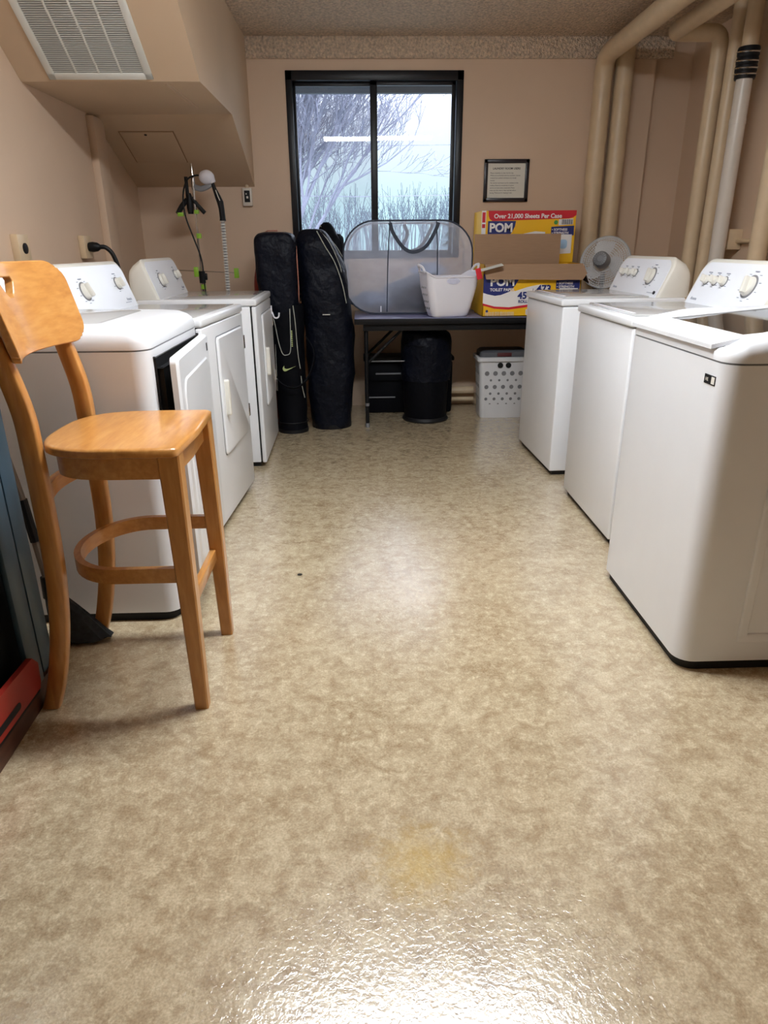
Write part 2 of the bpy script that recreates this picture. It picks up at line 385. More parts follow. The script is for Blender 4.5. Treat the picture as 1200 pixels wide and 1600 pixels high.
b = nb(); box(b, -GW + .03, GW - .03, .03, GH - .03, .0002, .0012); obj('backing', b, M_fanb, g)
a2 = math.atan2(1.965 - 1.625, 5.549 - 4.76)
py = 4.92; pz = 1.965 - (py - 4.76) * math.tan(a2)
g = thing('access_panel', 'beige painted access panel with one dark screw, on the sloping soffit underside', 'access panel', (-1.32, py, pz - .001))
g.rotation_euler = plane_mat((0, 0, 0), (-1, 0, 0), (0, math.cos(a2), -math.sin(a2))).to_euler()
b = nb(); box(b, -.165, .165, 0, .345, 0, .006, .0015); obj('cover', b, M_soffit, g)
b = nb(); box(b, -.172, .172, -.007, .352, 0, .0015); obj('edge_gap', b, M_cardb, g)
b = nb(); lathe(b, [(.009, .006), (.009, .008)], Matrix.Translation((.01, .022, 0)), 12); obj('screw', b, M_dark, g)

# outlets on the left wall
def outlet(y, z, label, dark):
    g = thing('wall_outlet', label, 'outlet', (XL, y, z))
    b = nb(); box(b, 0, .035, -.058, .058, -.062, .062, .004); obj('cover_plate', b, M_pipe, g)
    b = nb(); M = plane_mat((.035, 0, 0), (0, 1, 0), (0, 0, 1)); lathe(b, [(.024, 0), (.024, .005), (.020, .007)], M, 20); obj('receptacle', b, M_dark, g)
    return g
outlet(3.50, 1.222, 'beige wall outlet with an empty round black socket, nearest the camera on the left wall', 1)
g2 = outlet(4.32, 1.225, 'beige wall outlet with a thick black plug in it, behind the dryers', 1)
b = nb()
lathe(b, [(.026, 0), (.028, .02), (.024, .045), (.014, .06)], plane_mat((XL + .04, 4.32, 1.225), (0, 1, 0), (0, 0, 1)), 16)
tube(b, smooth([(XL + .09, 4.32, 1.225), (XL + .13, 4.33, 1.22), (XL + .165, 4.34, 1.17), (XL + .18, 4.35, 1.05), (XL + .17, 4.35, .7), (XL + .16, 4.3, .3)]), .013, 10)
CORD = b

# switch on back wall below soffit
g = thing('wall_switch', 'small ivory wall switch box with dark face below a painted conduit, left of the window', 'switch', (-.805, YB, 1.50))
b = nb(); box(b, -.034, .034, -.035, 0, -.005, .115, .004); obj('box', b, M_pvc, g)
b = nb(); box(b, -.02, .02, -.038, -.034, .02, .098, .002); obj('face', b, M_dark, g)
b = nb(); box(b, -.006, .008, -.040, -.037, .045, .06, .001); box(b, -.010, -.002, -.040, -.037, .07, .08, .001); obj('toggle', b, M_ivory, g)
b = nb(); tube(b, [(0, -.015, .11), (0, -.015, .165)], .013, 10); obj('conduit', b, M_pipe, g)

# framed notice
g = thing('framed_sign', 'black framed notice of laundry room rules on the wall right of the window', 'framed sign', (1.092, YB, 1.655))
FWD, FHT = .165, .142
b = nb()
for a in ((-FWD, -FWD + .027, -FHT, FHT), (FWD - .027, FWD, -FHT, FHT), (-FWD, FWD, -FHT, -FHT + .027), (-FWD, FWD, FHT - .027, FHT)): box(b, a[0], a[1], -.02, 0, a[2], a[3], .004)
obj('frame', b, M_sf, g)
b = nb(); box(b, -FWD + .02, FWD - .02, -.008, -.002, -FHT + .02, FHT - .02); obj('notice', b, M_paper, g)
b = nb(); M0 = lambda x, z: plane_mat((x, -.0085, z), (1, 0, 0), (0, 0, 1))
text(b, 'LAUNDRY ROOM USERS', .0185, M0(0, .075), align='CENTER', bold=.0004)
rows = ['Please remember to clean the lint trap', 'When you are finished with the machines, remove', 'clothes from washers and dryers in a timely', 'manner.', 'The washers and dryers are for residents of the', 'building. Please be considerate of others',
        'and do not leave items unattended. Please', 'make sure the room is clean and tidy before', 'leaving. Thank you for keeping it neat.']
for i, s in enumerate(rows): text(b, s, .0108, M0(-.118, .048 - i * .0165))
obj('lettering', b, M_bblack, g, sm=False)

# ------------------------------------------------------------------ pipes
def pipe(label, pts, r, m=M_pipe, name='pipe', bends=.1, extra=None):
    g = thing(name, label, 'pipe', (pts[0][0], pts[0][1], 0)); o = Vector(g.location)
    b = nb(); tube(b, bend([Vector(p) - o for p in pts], bends), r, 20); obj('pipe_run', b, m, g)
    if extra: extra(g, o)
    return g
pipe('fat beige pipe, left of the back corner pair, elbowing forward under the ceiling', [(1.715, 5.46, 0), (1.715, 5.46, 2.42), (1.60, -4.78, 2.45)], .062, bends=.13)
pipe('fat beige painted pipe standing just right of its twin in the back corner', [(1.862, 5.47, 0), (1.862, 5.47, 2.47), (1.862, 5.47, 2.549)], .062, bends=.02)
pipe('beige pipe under the ceiling that elbows and drops down the right wall', [(2.20, 4.80, 0), (2.20, 4.80, 2.395), (1.925, 4.84, 2.405), (2.02, -4.78, 2.45)], .048, bends=.06)
pipe('thin beige pipe between the white pipe and the elbowed pipe on the right wall', [(2.24, 4.68, 0), (2.24, 4.68, 2.549)], .04, bends=.01)
def coup(g, o):
    b = nb()
    lathe(b, [(.056, 2.10), (.058, 2.11), (.056, 2.135), (.06, 2.14), (.06, 2.165), (.056, 2.17), (.06, 2.18), (.06, 2.20), (.056, 2.21), (.06, 2.22), (.06, 2.25), (.056, 2.26)], None, 20)
    c = obj('rubber_coupling', b, M_dark, g); c['label'] = 'ribbed black rubber coupling'
    b = nb()
    for z in (2.125, 2.155, 2.19, 2.235): tube(b, [(math.cos(a) * .062, math.sin(a) * .062, z + .006 * math.sin(a)) for a in [2 * PI * i / 20 for i in range(20)]], .004, 6, loop=True)
    obj('clamp_band', b, M_chrome, g)
    b = nb(); lathe(b, [(.0445, 2.26), (.0445, 2.549)], None, 20); obj('upper_section', b, M_pipe, g)
    b = nb(); lathe(b, [(.0475, 1.87), (.0475, 1.90)], None, 20); obj('joint_ring', b, M_pvc, g)
pipe('pale pink-white drain pipe with a ribbed black coupling at its top, on the right wall', [(2.25, 4.53, 0), (2.25, 4.53, 2.26)], .045, M_pvc, 'drain_pipe', .01, coup)
pipe('beige painted pipe running down past the junction box at the right edge', [(2.27, 4.10, 0), (2.27, 4.10, 2.549)], .05, bends=.01)
pipe('beige painted pipe at the far right edge beyond the junction box pipe', [(2.33, 3.86, 0), (2.33, 3.86, 2.549)], .035, bends=.01)
g = thing('junction_box', 'beige junction box with conduit on the right wall above the middle washer', 'junction box', (XR, 4.62, 1.24))
b = nb(); box(b, -.09, 0, -.085, .085, -.06, .06, .006); obj('box', b, M_pipe, g)
b = nb(); box(b, -.1, -.088, -.05, .05, -.045, .045, .003); obj('cover', b, M_pipe, g)
b = nb(); tube(b, [(-.03, -.085, -.01), (-.03, -.70, -.01)], .014, 10); obj('conduit', b, M_pipe, g)
g = thing('tagged_cable', 'black cable end with a white and red paper tag hanging beside the junction box', 'cable', (2.325, 4.76, 1.05))
b = nb(); tube(b, smooth([(-.02, 0, -.35), (-.02, 0, 0), (0, 0, .12), (.008, -.02, .24)]), .006, 8); tube(b, [(.008, -.02, .22), (.004, -.01, .30), (.01, -.02, .335)], .014, 10); obj('cable', b, M_dark, g)
b = nb(); box(b, -.045, .045, -.001, .001, -.035, .035, M=Matrix.Translation((-.04, -.03, .20)) @ Matrix.Rotation(R(-32), 4, 'Y')); tg = obj('tag', b, M_paper, g, sm=False)
b = nb()
for i in range(4): box(b, -.035, .03, -.002, -.001, -.025 + i * .012, -.020 + i * .012, M=Matrix.Translation((-.04, -.03, .20)) @ Matrix.Rotation(R(-32), 4, 'Y'))
obj('print', b, M_print, tg, sm=False)

# ------------------------------------------------------------------ machine helpers
def console(g, sx, x0, W, zb, zt, lean, back, y0=.0, y1=None, round_=.055, dials=(), cab=M_enam2, side=M_ivory):
    """control console; face starts at x0 (distance from the machine front) and leans back"""
    y1 = W if y1 is None else y1
    H = zt - zb
    def ring(dx, ins, top=0):
        return [(sx * (x0 + dx + lean * ((p[1] - zb) / H)), p[0], p[1]) for p in rrect(y0 + ins, y1 - ins, zb, zt - top, [round_ - .3 * ins, round_ - .3 * ins, .004, .004], 7)]
    b = nb(); r1 = ring(.0, .012, .008); r2 = ring(.006, .003, .002); r3 = ring(.014, 0); 
    def rb(dx, ins, top): return [(sx * (x0 + dx), p[0], p[1]) for p in rrect(y0 + ins, y1 - ins, zb, zt - top, [round_, round_, .004, .004], 7)]
    loft(b, [r1, r2, r3, rb(back - .02, .0, .03), rb(back, .012, .05)])
    o = obj('console', b, side, g, ang=40)
    b = nb(); f = [(x - sx * .002, y, z) for x, y, z in ring(0, .020, .014)]; f2 = [(x + sx * .004, y, z) for x, y, z in f]; loft(b, [f, f2]); obj('control_panel', b, cab, g, ang=30)
    # face frame: u along the machine's width as seen from the front (left to right), v up the face
    up = Vector((sx * lean, 0, H)).normalized(); ud = Vector((0, -sx, 0))
    org = Vector((sx * (x0 - .002), (y0 + y1) / 2, zb)); n = ud.cross(up)
    if n.x * sx > 0: n = -n
    def FM(u, v):
        M = Matrix.Identity(4)
        p = org + ud * u + up * v
        for i in range(3): M[i][0] = ud[i]; M[i][1] = up[i]; M[i][2] = n[i]; M[i][3] = p[i]
        return M
    for kind, u, v, r in dials:
        b = nb(); lathe(b, [(r * 1.28, 0), (r * 1.28, .002), (r * 1.2, .003)], FM(u, v), 28); ring_o = obj('dial_ring', b, M_grey if kind != 'big' else M_grey, g)
        b = nb(); lathe(b, [(r * 1.08, .002), (r, .012), (r * .92, .016)], FM(u, v), 24)
        t = nb(); box(t, -r * .26, r * .26, -r * .95, r * .95, .012, .034, .006); join(b, t, FM(u, v) @ Matrix.Rotation(R(18), 4, 'Z'))
        obj('knob', b, M_ivory, g)
    b = nb()
    for kind, u, v, r in dials:
        for k in range(10 if kind == 'big' else 6):
            a = 2 * PI * k / (10 if kind == 'big' else 6) + .3; uu, vv = u + math.cos(a) * r * 1.75, v + math.sin(a) * r * 1.6
            if vv < H * .96 and vv > .01: t = nb(); box(t, -.008, .008, -.0012, .0012, .0002, .001); join(b, t, FM(uu, vv))
        t = nb(); box(t, -.016, .016, -.002, .002, .0002, .001); join(b, t, FM(u, v + r * 1.9 if kind != 'big' else v + r * 1.65))
    text(b, 'Amana', .021, FM(-(y1 - y0) / 2 + .055 if sx > 0 else (y1 - y0) / 2 - .12, .022 if sx > 0 else .03), mi=0)
    for k in range(5): t = nb(); box(t, -.004, .004, -.0015, .0015, .0002, .001); join(b, t, FM((y1 - y0) / 2 - .14 + k * .014, .022))
    obj('panel_print', b, M_print, g, sm=False)
    if sx > 0:
        b = nb(); lathe(b, [(.009, 0), (.009, .006)], FM((y1 - y0) / 2 - .055, .024), 12); obj('start_button', b, M_dark, g)

def washer(label, loc, rz):
    g = thing('washing_machine', label, 'washing machine', loc, rz); W, D = .69, .66
    b = nb(); box(b, .01, D, .0, W, .028, .918, .007, 3); obj('cabinet', b, M_enam, g)
    b = nb(); box(b, .03, D - .02, .02, W - .02, 0, .03, .003); obj('base', b, M_dark, g)
    b = nb(); box(b, .016, D - .006, .006, W - .006, .914, .924); obj('seam_gap', b, M_grey, g)
    b = nb(); box(b, 0, D, -.004, W + .004, .922, .957, .009, 3); obj('top_deck', b, M_enam, g)
    b = nb(); box(b, .035, .485, .05, W - .05, .955, .966, .006, 3); ld = obj('lid', b, M_deck, g)
    b = nb(); box(b, .042, .055, .10, W - .10, .965, .9672, .001); obj('lid_edge', b, M_white, ld)
    console(g, 1, .505, W, .957, 1.155, .085, .17, .004, W - .004, round_=.065, dials=[('s', -.225, .118, .0185), ('s', -.145, .118, .0185), ('s', -.065, .118, .0185), ('big', .15, .108, .038)])
    return g
washer('white top-load washer standing farthest back on the right, fan behind it', (1.0395, 3.649, 0), .0357)
washer('plain white top-load washer in the middle of the right row, four dials in view', (1.0425, 2.686, 0), 0)

def dryer(label, loc, rz):
    g = thing('dryer', label, 'dryer', loc, rz); W, D = .72, .64
    b = nb(); box(b, -D, -.032, .0, W, .03, .915, .006); obj('cabinet', b, M_enam, g)
    b = nb(); box(b, -.0335, -.024, .004, W - .004, .03, .915); obj('panel_gap', b, M_dark, g)
    b = nb(); box(b, -.025, 0, .0, W, .028, .915, .007, 3); fp = obj('front_panel', b, M_enam, g)
    b = nb(); box(b, -D + .03, -.04, .02, W - .02, 0, .032, .003); obj('base', b, M_dark, g)
    b = nb(); box(b, -D, .004, -.003, W + .003, .918, .955, .010, 3); obj('top_deck', b, M_enam, g)
    b = nb(); box(b, -.50, -.03, .03, W - .03, .9535, .9575, .002); obj('top_panel', b, M_deck, g)
    b = nb(); dr = rrect(.195, .665, .325, .855, .022, 6)
    rings = [[(h, p[0], p[1]) for p in dr] for h in (-.002, .006)] + [[(.011, .43 + (p[0] - .43) * .975, .59 + (p[1] - .59) * .98) for p in dr]]
    loft(b, rings); dd = obj('door', b, M_enam, g)
    b = nb(); loft(b, [[(.002, .43 + (p[0] - .43) * 1.02, .59 + (p[1] - .59) * 1.018) for p in dr], [(.0005, .43 + (p[0] - .43) * 1.02, .59 + (p[1] - .59) * 1.018) for p in dr]]); obj('door_seam', b, M_grey, dd)
    b = nb(); hp = rrect(.235, .262, .50, .665, .012, 5); loft(b, [[(.010, *p) for p in hp], [(.026, *p) for p in hp], [(.031, .2485 + (p[0] - .2485) * .6, .5825 + (p[1] - .5825) * .94) for p in hp]]); obj('door_handle', b, M_ivory, dd)
    for z in (.40, .745):
        b = nb(); box(b, .008, .016, .655, .675, z, z + .065, .002); obj('hinge', b, M_chrome, dd)
    console(g, -1, .515, W, .955, 1.162, .075, .15, .004, W - .004, dials=[('big', -.15, .10, .032), ('s', .215, .115, .024)])
    return g
d2 = dryer('white dryer in the middle of the left row, mostly hidden behind the ajar one', (-.645, 2.873, 0), -.0708)
cb = obj('power_cord', CORD, M_dark, d2); cb.matrix_parent_inverse = (Matrix.Translation(d2.location) @ Matrix.Rotation(-.0708, 4, 'Z')).inverted(); cb['label'] = 'thick black power cord and plug'
d3 = dryer('white dryer farthest back on the left beside the golf bags, tall console showing', (-.5677, 3.908, 0), .0116)

def rounded_machine(name, label, loc, sx, W, top_glass):
    g = thing(name, label, 'washing machine' if top_glass else 'dryer', loc, 0); D = .66; cr = .055
    def plan(x0, x1, y0, y1, r): return [(sx * p[0], p[1]) for p in rrect(x0, x1, y0, y1, r, 6)]
    def rr(x0, ins, z, slope=0, cr=cr, back=D): return [(p[0], p[1], z + slope * abs(p[0])) for p in plan(x0, back, ins, W - ins, [.012, max(.01, cr - .2 * ins), max(.01, cr - .2 * ins), .012])]
    b = nb(); loft(b, [rr(0, 0, .035), rr(0, 0, .930)]); obj('cabinet', b, M_enam, g, ang=30)
    b = nb(); loft(b, [rr(.014, .012, 0), rr(.014, .012, .036)]); obj('base', b, M_dark, g, ang=30)
    b = nb(); loft(b, [rr(.003, .003, .928), rr(.003, .003, .936)]); obj('seam_gap', b, M_grey, g, ang=30)
    # pressed ribs on both sides
    for yy, yo in (((-.0, -1), (W, 1)) if top_glass else ()):
        b = nb()
        for x in ((.17, .20), (.30, .33)): box(b, sx * x[0], sx * x[1], yy - .007, yy + .007, .12, .78, .0065, 3)
        box(b, sx * .17, sx * .33, yy - .006, yy + .006, .10, .13, .0055, 3); obj('side_rib', b, M_enam, g)
    if not top_glass:
        b = nb(); loft(b, [rr(0, 0, .935), rr(0, 0, .955), rr(.006, .004, .972), rr(.02, .012, .985, .005), rr(.045, .026, .996, .008), rr(.09, .05, 1.0, .012), rr(.14, .08, 1.001, .015)]); obj('top', b, M_enam, g, ang=50)
        b = nb(); loft(b, [rr(.17, .10, 1.0, .015, back=.48), rr(.175, .105, 1.003, .015, back=.475)]); obj('top_recess', b, M_deck, g, ang=50)
        console(g, sx, .50, W, .98, 1.165, .07, .13, .02, W - .02, dials=[('big', -.16, .085, .034), ('s', .22, .095, .022)])
        # front recess and door standing ajar
        b = nb(); box(b, sx * -.003, sx * .012, .05, W - .03, .10, .905, .004); box(b, sx * -.018, sx * .002, .07, W - .06, .14, .87, .004); obj('door_opening', b, M_dark, g)
        b = nb(); dp = rrect(0, -.645, .10, .905, .02, 5)
        dp = rrect(-.645, 0, .10, .905, .02, 5)
        loft(b, [[(.0, *p) for p in dp], [(.018, *p) for p in dp], [(.026, -.3225 + (p[0] + .3225) * .97, .5025 + (p[1] - .5025) * .98) for p in dp]])
        door = obj('door', b, M_enam, g); door.location = (.012, W - .012, 0); door.rotation_euler = (0, 0, R(3.6))
        ip = rrect(-.59, -.055, .17, .83, .05, 6)
        b = nb(); loft(b, [[(.0255, *p) for p in ip], [(.030, -.3225 + (p[0] + .3225) * .97, .50 + (p[1] - .5) * .975) for p in ip]]); obj('door_panel', b, M_enam, door, ang=20)
        b = nb(); box(b, .0262, .0272, -.062, -.040, .845, .875); st = obj('badge', b, M_dark, door); st['label'] = 'tiny black badge at the door corner'
        b = nb(); box(b, -.02, .002, -.64, -.63, .42, .50, .003); obj('latch', b, M_grey, door)
    else:
        def dens(pts, n=6, m_=16):
            out = []
            for i, p in enumerate(pts):
                out.append(p)
                if i % (n + 1) == n:
                    q = pts[(i + 1) % len(pts)]
                    out += [(p[0] + (q[0] - p[0]) * j / (m_ + 1), p[1] + (q[1] - p[1]) * j / (m_ + 1)) for j in range(1, m_ + 1)]
            return out
        def ss(a, b_, x): t = min(1, max(0, (x - a) / (b_ - a))); return t * t * (3 - 2 * t)
        def top_ring(ins, z, en, ef):
            pts = dens(rrect(ins, D - .004 - ins * .3, ins, W - ins, [.012, max(.006, cr - ins), max(.006, cr - ins), .012], 6)); out = []
            for x, y in pts:
                rise = .030 * ss(.0, .07, x) + .020 * ss(.05, .2, x) + .025 * max(0, x - .14)
                k = en * (1 - ss(.075, .090, y)) + ef * ss(W - .034, W - .024, y)
                out.append((sx * x, y, z + rise * k))
            return out
        b = nb(); loft(b, [top_ring(0, .935, 0, 0), top_ring(0, .946, .05, .05), top_ring(.002, .955, .30, .4), top_ring(.008, .961, .58, .8), top_ring(.018, .965, .82, 1), top_ring(.03, .966, .95, .6), top_ring(.045, .967, 1, 0), top_ring(.07, .967, 1, 0), top_ring(.076, .967, .96, 0), top_ring(.082, .966, .3, 0), top_ring(.086, .965, 0, 0)])
        obj('top', b, M_enam, g, ang=60)
        # black bar standing in for the shadow line under the lid lip
        b = nb(); box(b, sx * .010, sx * .035, .095, W - .035, .955, .969, .002); obj('lid_slot_shade', b, M_dark, g)
        y0, y1 = .088, W - .032; n = 10
        b = nb()
        def lid_z(x): return .972 + .020 * math.sin(min(1, max(0, (x + .012) / .13)) * PI / 2) + .085 * max(0, x - .1)
        def strip(xa, xb, ya, yb, m_=6):
            rs = []
            for i in range(m_ + 1):
                x = xa + (xb - xa) * i / m_; z = lid_z(x); rs.append([(sx * x, ya, z - .012), (sx * x, yb, z - .012), (sx * x, yb, z), (sx * x, ya, z)])
            loft(b, rs)
        strip(-.008, .10, y0, y1); strip(.10, .50, y0, y0 + .05); strip(.10, .50, y1 - .05, y1); strip(.46, .50, y0 + .05, y1 - .05, 2)
        ld = obj('lid', b, M_enam, g, ang=40, merge=True)
        gp = rrect(.10, .46, y0 + .05, y1 - .05, .001, 1)
        b = nb(); rs = []
        for i in range(7):
            x = .10 + .36 * i / 6; z = lid_z(x) - .002; rs.append([(sx * x, y0 + .05, z - .006), (sx * x, y1 - .05, z - .006), (sx * x, y1 - .05, z), (sx * x, y0 + .05, z)])
        loft(b, rs); gl = obj('lid_glass', b, M_dglass, ld, ang=40); gl['label'] = 'dark tinted glass pane of the lid'
        console(g, sx, .54, W, 1.0, 1.175, .06, .12, .02, W - .02, dials=[('s', -.225, .095, .024), ('s', -.165, .095, .024), ('big', .12, .09, .042)])
        b = nb(); box(b, -.0012, .001, .052, .112, .868, .893); st = obj('badge', b, M_dark, g); st['label'] = 'small black and white badge on the front'
        b = nb(); box(b, -.0018, -.001, .055, .072, .871, .890); text(b, 'HE', .013, plane_mat((-.0014, .105, .876), (0, -1, 0), (0, 0, 1)), .0004); obj('badge_print', b, M_paper, st, sm=False)
    return g
rounded_machine('washing_machine', 'large white washer with dark glass lid, nearest the camera on the right', (.9457, 1.748, 0), 1, .686, True)
rounded_machine('dryer', 'white dryer with rounded top and its front door ajar, behind the wooden stool', (-.645, 2.13, 0), -1, .69, False)

# hook on the far dryer
g = thing('wall_hook', 'small white plastic hook stuck on the front of the farthest left dryer', 'hook', (-.5707 + .004, 4.56, .84))
b = nb(); box(b, 0, .006, -.012, .012, -.02, .03, .002); obj('plate', b, M_white, g)
b = nb(); tube(b, [Vector((.005, 0, -.01)), Vector((.012, 0, -.03))] + arc((.03, 0, -.03), .018, PI, 2 * PI, 8, 'xz') + [Vector((.05, 0, -.015))], .005, 8); obj('prong', b, M_white, g)

# ------------------------------------------------------------------ bar stool
g = thing('bar_stool', 'honey-coloured wooden bar stool with curved backrest, standing at the left', 'bar stool', (-.66, 1.85, 0)); O_ = Vector(g.location)
def sp_(pts): return [Vector(p) - O_ for p in pts]
YN, YFr = 1.668, 2.035
def dseat(z, ins=0):
    pts = []
    x0, xf = -.825 + ins, -.452 - ins; ya, yb = 1.617 + ins, 2.05 - ins; cy = (ya + yb) / 2; hw = (yb - ya) / 2
    pts.append((xf - .012, ya, z)); pts.append((xf, ya + .012, z))
    pts.append((xf + .008, cy, z)); pts.append((xf, yb - .012, z)); pts.append((xf - .012, yb, z))
    ex = -.60
    for i in range(0, 25):
        a = PI / 2 + PI * i / 24; c, q = math.cos(a), math.sin(a)
        pts.append((ex - (ex - x0) * abs(c) ** .68, cy + hw * abs(q) ** .68 * (1 if q > 0 else -1), z))
    return sp_(pts)
b = nb(); loft(b, [dseat(.747, .004), dseat(.75, 0), dseat(.765, 0), dseat(.770, .004), dseat(.771, .012)]); obj('seat', b, M_woody, g, ang=50)
b = nb(); loft(b, [dseat(.687, .022), dseat(.748, .022)]); obj('apron', b, M_woody, g, ang=50)
def leg(pts, w_, d_):
    b = nb(); tube(b, sp_(pts), 1, 4, flat=(1, 1), ref=(0, 1, 0)) if False else None
    rings = []
    for (x, y, z, s) in pts:
        hx, hy = w_ * s / 2, d_ * s / 2; c = .004
        rings.append([Vector(q) - O_ for q in ((x - hx + c, y - hy, z), (x + hx - c, y - hy, z), (x + hx, y - hy + c, z), (x + hx, y + hy - c, z), (x + hx - c, y + hy, z), (x - hx + c, y + hy, z), (x - hx, y + hy - c, z), (x - hx, y - hy + c, z))])
    loft(b, rings); return b
for y0, y1 in ((1.658, 1.645), (2.02, 2.043)):
    b = leg([(-.472, y1, 0, .78), (-.474, (y0 + y1) / 2, .35, .95), (-.480, y0, .748, 1.12)], .049, .044); obj('leg', b, M_wood, g)
rear = [(-.905, .0, .85), (-.878, .08, .9), (-.850, .2, 1), (-.832, .32, 1), (-.822, .45, 1), (-.820, .6, 1.02), (-.822, .75, 1.02), (-.826, .85, 1), (-.848, .96, .9), (-.874, 1.06, .75), (-.898, 1.12, .6)]
for yy, dy in ((1.675, -.012), (2.035, .012)):
    pp = smooth([(x, yy + dy * (1 - z), z) for x, z, s in rear], 4)
    b = leg([(p.x, p.y, p.z, .95 - .1 * max(0, p.z - .9) / .2) for p in pp], .050, .034); obj('leg', b, M_wood, g, ang=60)
# backrest: curved, wraps around the sitter, handle hole near its top
def back_pt(s, t, off):
    """s -1..1 across, t 0..1 up"""
    hw = .25; cy = 1.842; y = cy + s * hw
    zt = 1.195; zb = .975 + .0 * s
    z = zb + (zt - zb) * t
    x = -.872 + .068 * s * s - .016 * s - .055 * (t - .3) + off
    return Vector((x, y, z)) - O_
b = nb(); NS, NT = 48, 24
def inside(s, t):
    # rounded corners
    X = s * .262; Zz = (t - .5) * .22; r = .06; qx = abs(X) - (.262 - r); qz = abs(Zz) - (.11 - r)
    if qx > 0 and qz > 0 and math.hypot(qx, qz) > r + .002: return False
    return True
grid = {}
I0, I1, J0, J1 = 20, 28, 15, 20
def hole_w(t):
    u = (t - J0 / NT) / ((J1 - J0) / NT)
    if u <= 0: return .012
    if u >= 1: return .038
    return (.016 + .034 * u) if u < .8 else .043
def gv(i, j, side):
    k = (i, j, side)
    if k not in grid:
        s, t = -1 + 2 * i / NS, j / NT; h0 = (I1 - NS / 2) * 2 / NS; hw_ = hole_w(t) / .262; blend = 1 if J0 - 1 <= j <= J1 + 1 else 0
        if blend: s = math.copysign(abs(s) / h0 * hw_ if abs(s) <= h0 else hw_ + (abs(s) - h0) / (1 - h0) * (1 - hw_), s)
        X = s * .262; Zz = (t - .5) * .22; r = .06; qx = abs(X) - (.262 - r); qz = abs(Zz) - (.11 - r)
        if qx > 0 and qz > 0:
            h = math.hypot(qx, qz)
            if h > r:
                X = math.copysign(.262 - r + qx / h * r, X); Zz = math.copysign(.11 - r + qz / h * r, Zz)
        s2, t2 = X / .262, Zz / .22 + .5
        grid[k] = b.verts.new(back_pt(s2, t2, (.011 if side else -.011)))
    return grid[k]
cells = {(i, j) for i in range(NS) for j in range(NT) if inside(-1 + 2 * (i + .5) / NS, (j + .5) / NT) and not (I0 <= i < I1 and J0 <= j < J1)}
for (i, j) in cells:
    b.faces.new((gv(i, j, 1), gv(i + 1, j, 1), gv(i + 1, j + 1, 1), gv(i, j + 1, 1))); b.faces.new((gv(i, j, 0), gv(i, j + 1, 0), gv(i + 1, j + 1, 0), gv(i + 1, j, 0)))
    for (di, dj, a, c) in ((-1, 0, (i, j), (i, j + 1)), (1, 0, (i + 1, j), (i + 1, j + 1)), (0, -1, (i, j), (i + 1, j)), (0, 1, (i, j + 1), (i + 1, j + 1))):
        if (i + di, j + dj) not in cells:
            try: b.faces.new((gv(*a, 1), gv(*c, 1), gv(*c, 0), gv(*a, 0)))
            except ValueError: pass
bo = obj('backrest', b, M_woody, g, ang=50, merge=True)
md = bo.modifiers.new('bevel', 'BEVEL'); md.width = .004; md.segments = 2; md.limit_method = 'ANGLE'; md.angle_limit = R(50)
# curved back rail under the seat
b = nb(); pts = [(-.822 - .02 * math.sin(PI * i / 14) * 0 - .0, 1.675 + .36 * i / 14, .56) for i in range(15)]
pts = [(-.815 - .045 * math.sin(PI * i / 14), 1.675 + .36 * i / 14, .615 + .0 * i) for i in range(15)]
tube(b, sp_(pts), .021, 4, flat=(.45, 1), ref=(0, 0, 1)); obj('back_rail', b, M_woody, g, ang=60)
# bentwood foot ring open to the front legs
b = nb(); ya, yb = 1.655, 2.03; cy = (ya + yb) / 2; hw = (yb - ya) / 2; ex = -.66; pts = [(-.485, ya, .415)] + [(ex + (.155) * math.cos(PI * 1.5 - PI * i / 22), cy + hw * math.sin(PI * 1.5 - PI * i / 22), .415) for i in range(23)] + [(-.485, yb, .415)]
tube(b, sp_(pts), .021, 4, flat=(.42, 1), ref=(0, 0, 1)); obj('foot_ring', b, M_woody, g, ang=60)
b = nb(); box(b, -.495 - O_.x, -.475 - O_.x, 1.66 - O_.y, 2.03 - O_.y, .285, .325, .003); obj('front_stretcher', b, M_woody, g)

# ------------------------------------------------------------------ folding table
g = thing('folding_table', 'long folding table with pale grey top and black edge under the window', 'table', (.88, 5.08, 0))
TZ = .762
b = nb(); box(b, -.917, .917, -.31, .30, TZ - .004, TZ, .001); obj('tabletop', b, M_table, g)
b = nb(); box(b, -.919, .919, -.312, .302, TZ - .04, TZ - .0035, .003); obj('edge_band', b, M_tedge, g)
b = nb(); box(b, -.86, .86, -.285, -.265, TZ - .085, TZ - .035, .002); box(b, -.86, .86, .255, .275, TZ - .085, TZ - .035, .002); obj('side_rail', b, M_tedge, g)
for sx in (-1, 1):
    for by in (-.20, .2):
        b = nb(); tube(b, [(sx * .84, by, .44), (sx * .55, by, TZ - .05)], .010, 8); obj('brace', b, M_tedge, g)
    for yy in (-.255, .235):
        b = nb(); tube(b, [(sx * .84, yy, TZ - .04), (sx * .84, yy, 0)], .0125, 12); lg = obj('leg', b, M_tedge, g)
        b = nb(); lathe(b, [(.015, 0), (.015, .03)], Matrix.Translation((sx * .84, yy, 0)), 12); lathe(b, [(.0145, .155), (.0145, .175)], Matrix.Translation((sx * .84, yy, 0)), 12); obj('foot_cap', b, M_grey, lg)
    for bz in (.44, .16):
        b = nb(); tube(b, [(sx * .84, -.255, bz), (sx * .84, .235, bz)], .009, 8); obj('cross_bar', b, M_tedge, g)
b = nb(); tube(b, [(-.84, -.1, .443), (-.45, -.1, .443)], .005, 8); lb = obj('lock_bar', b, M_lock, g)

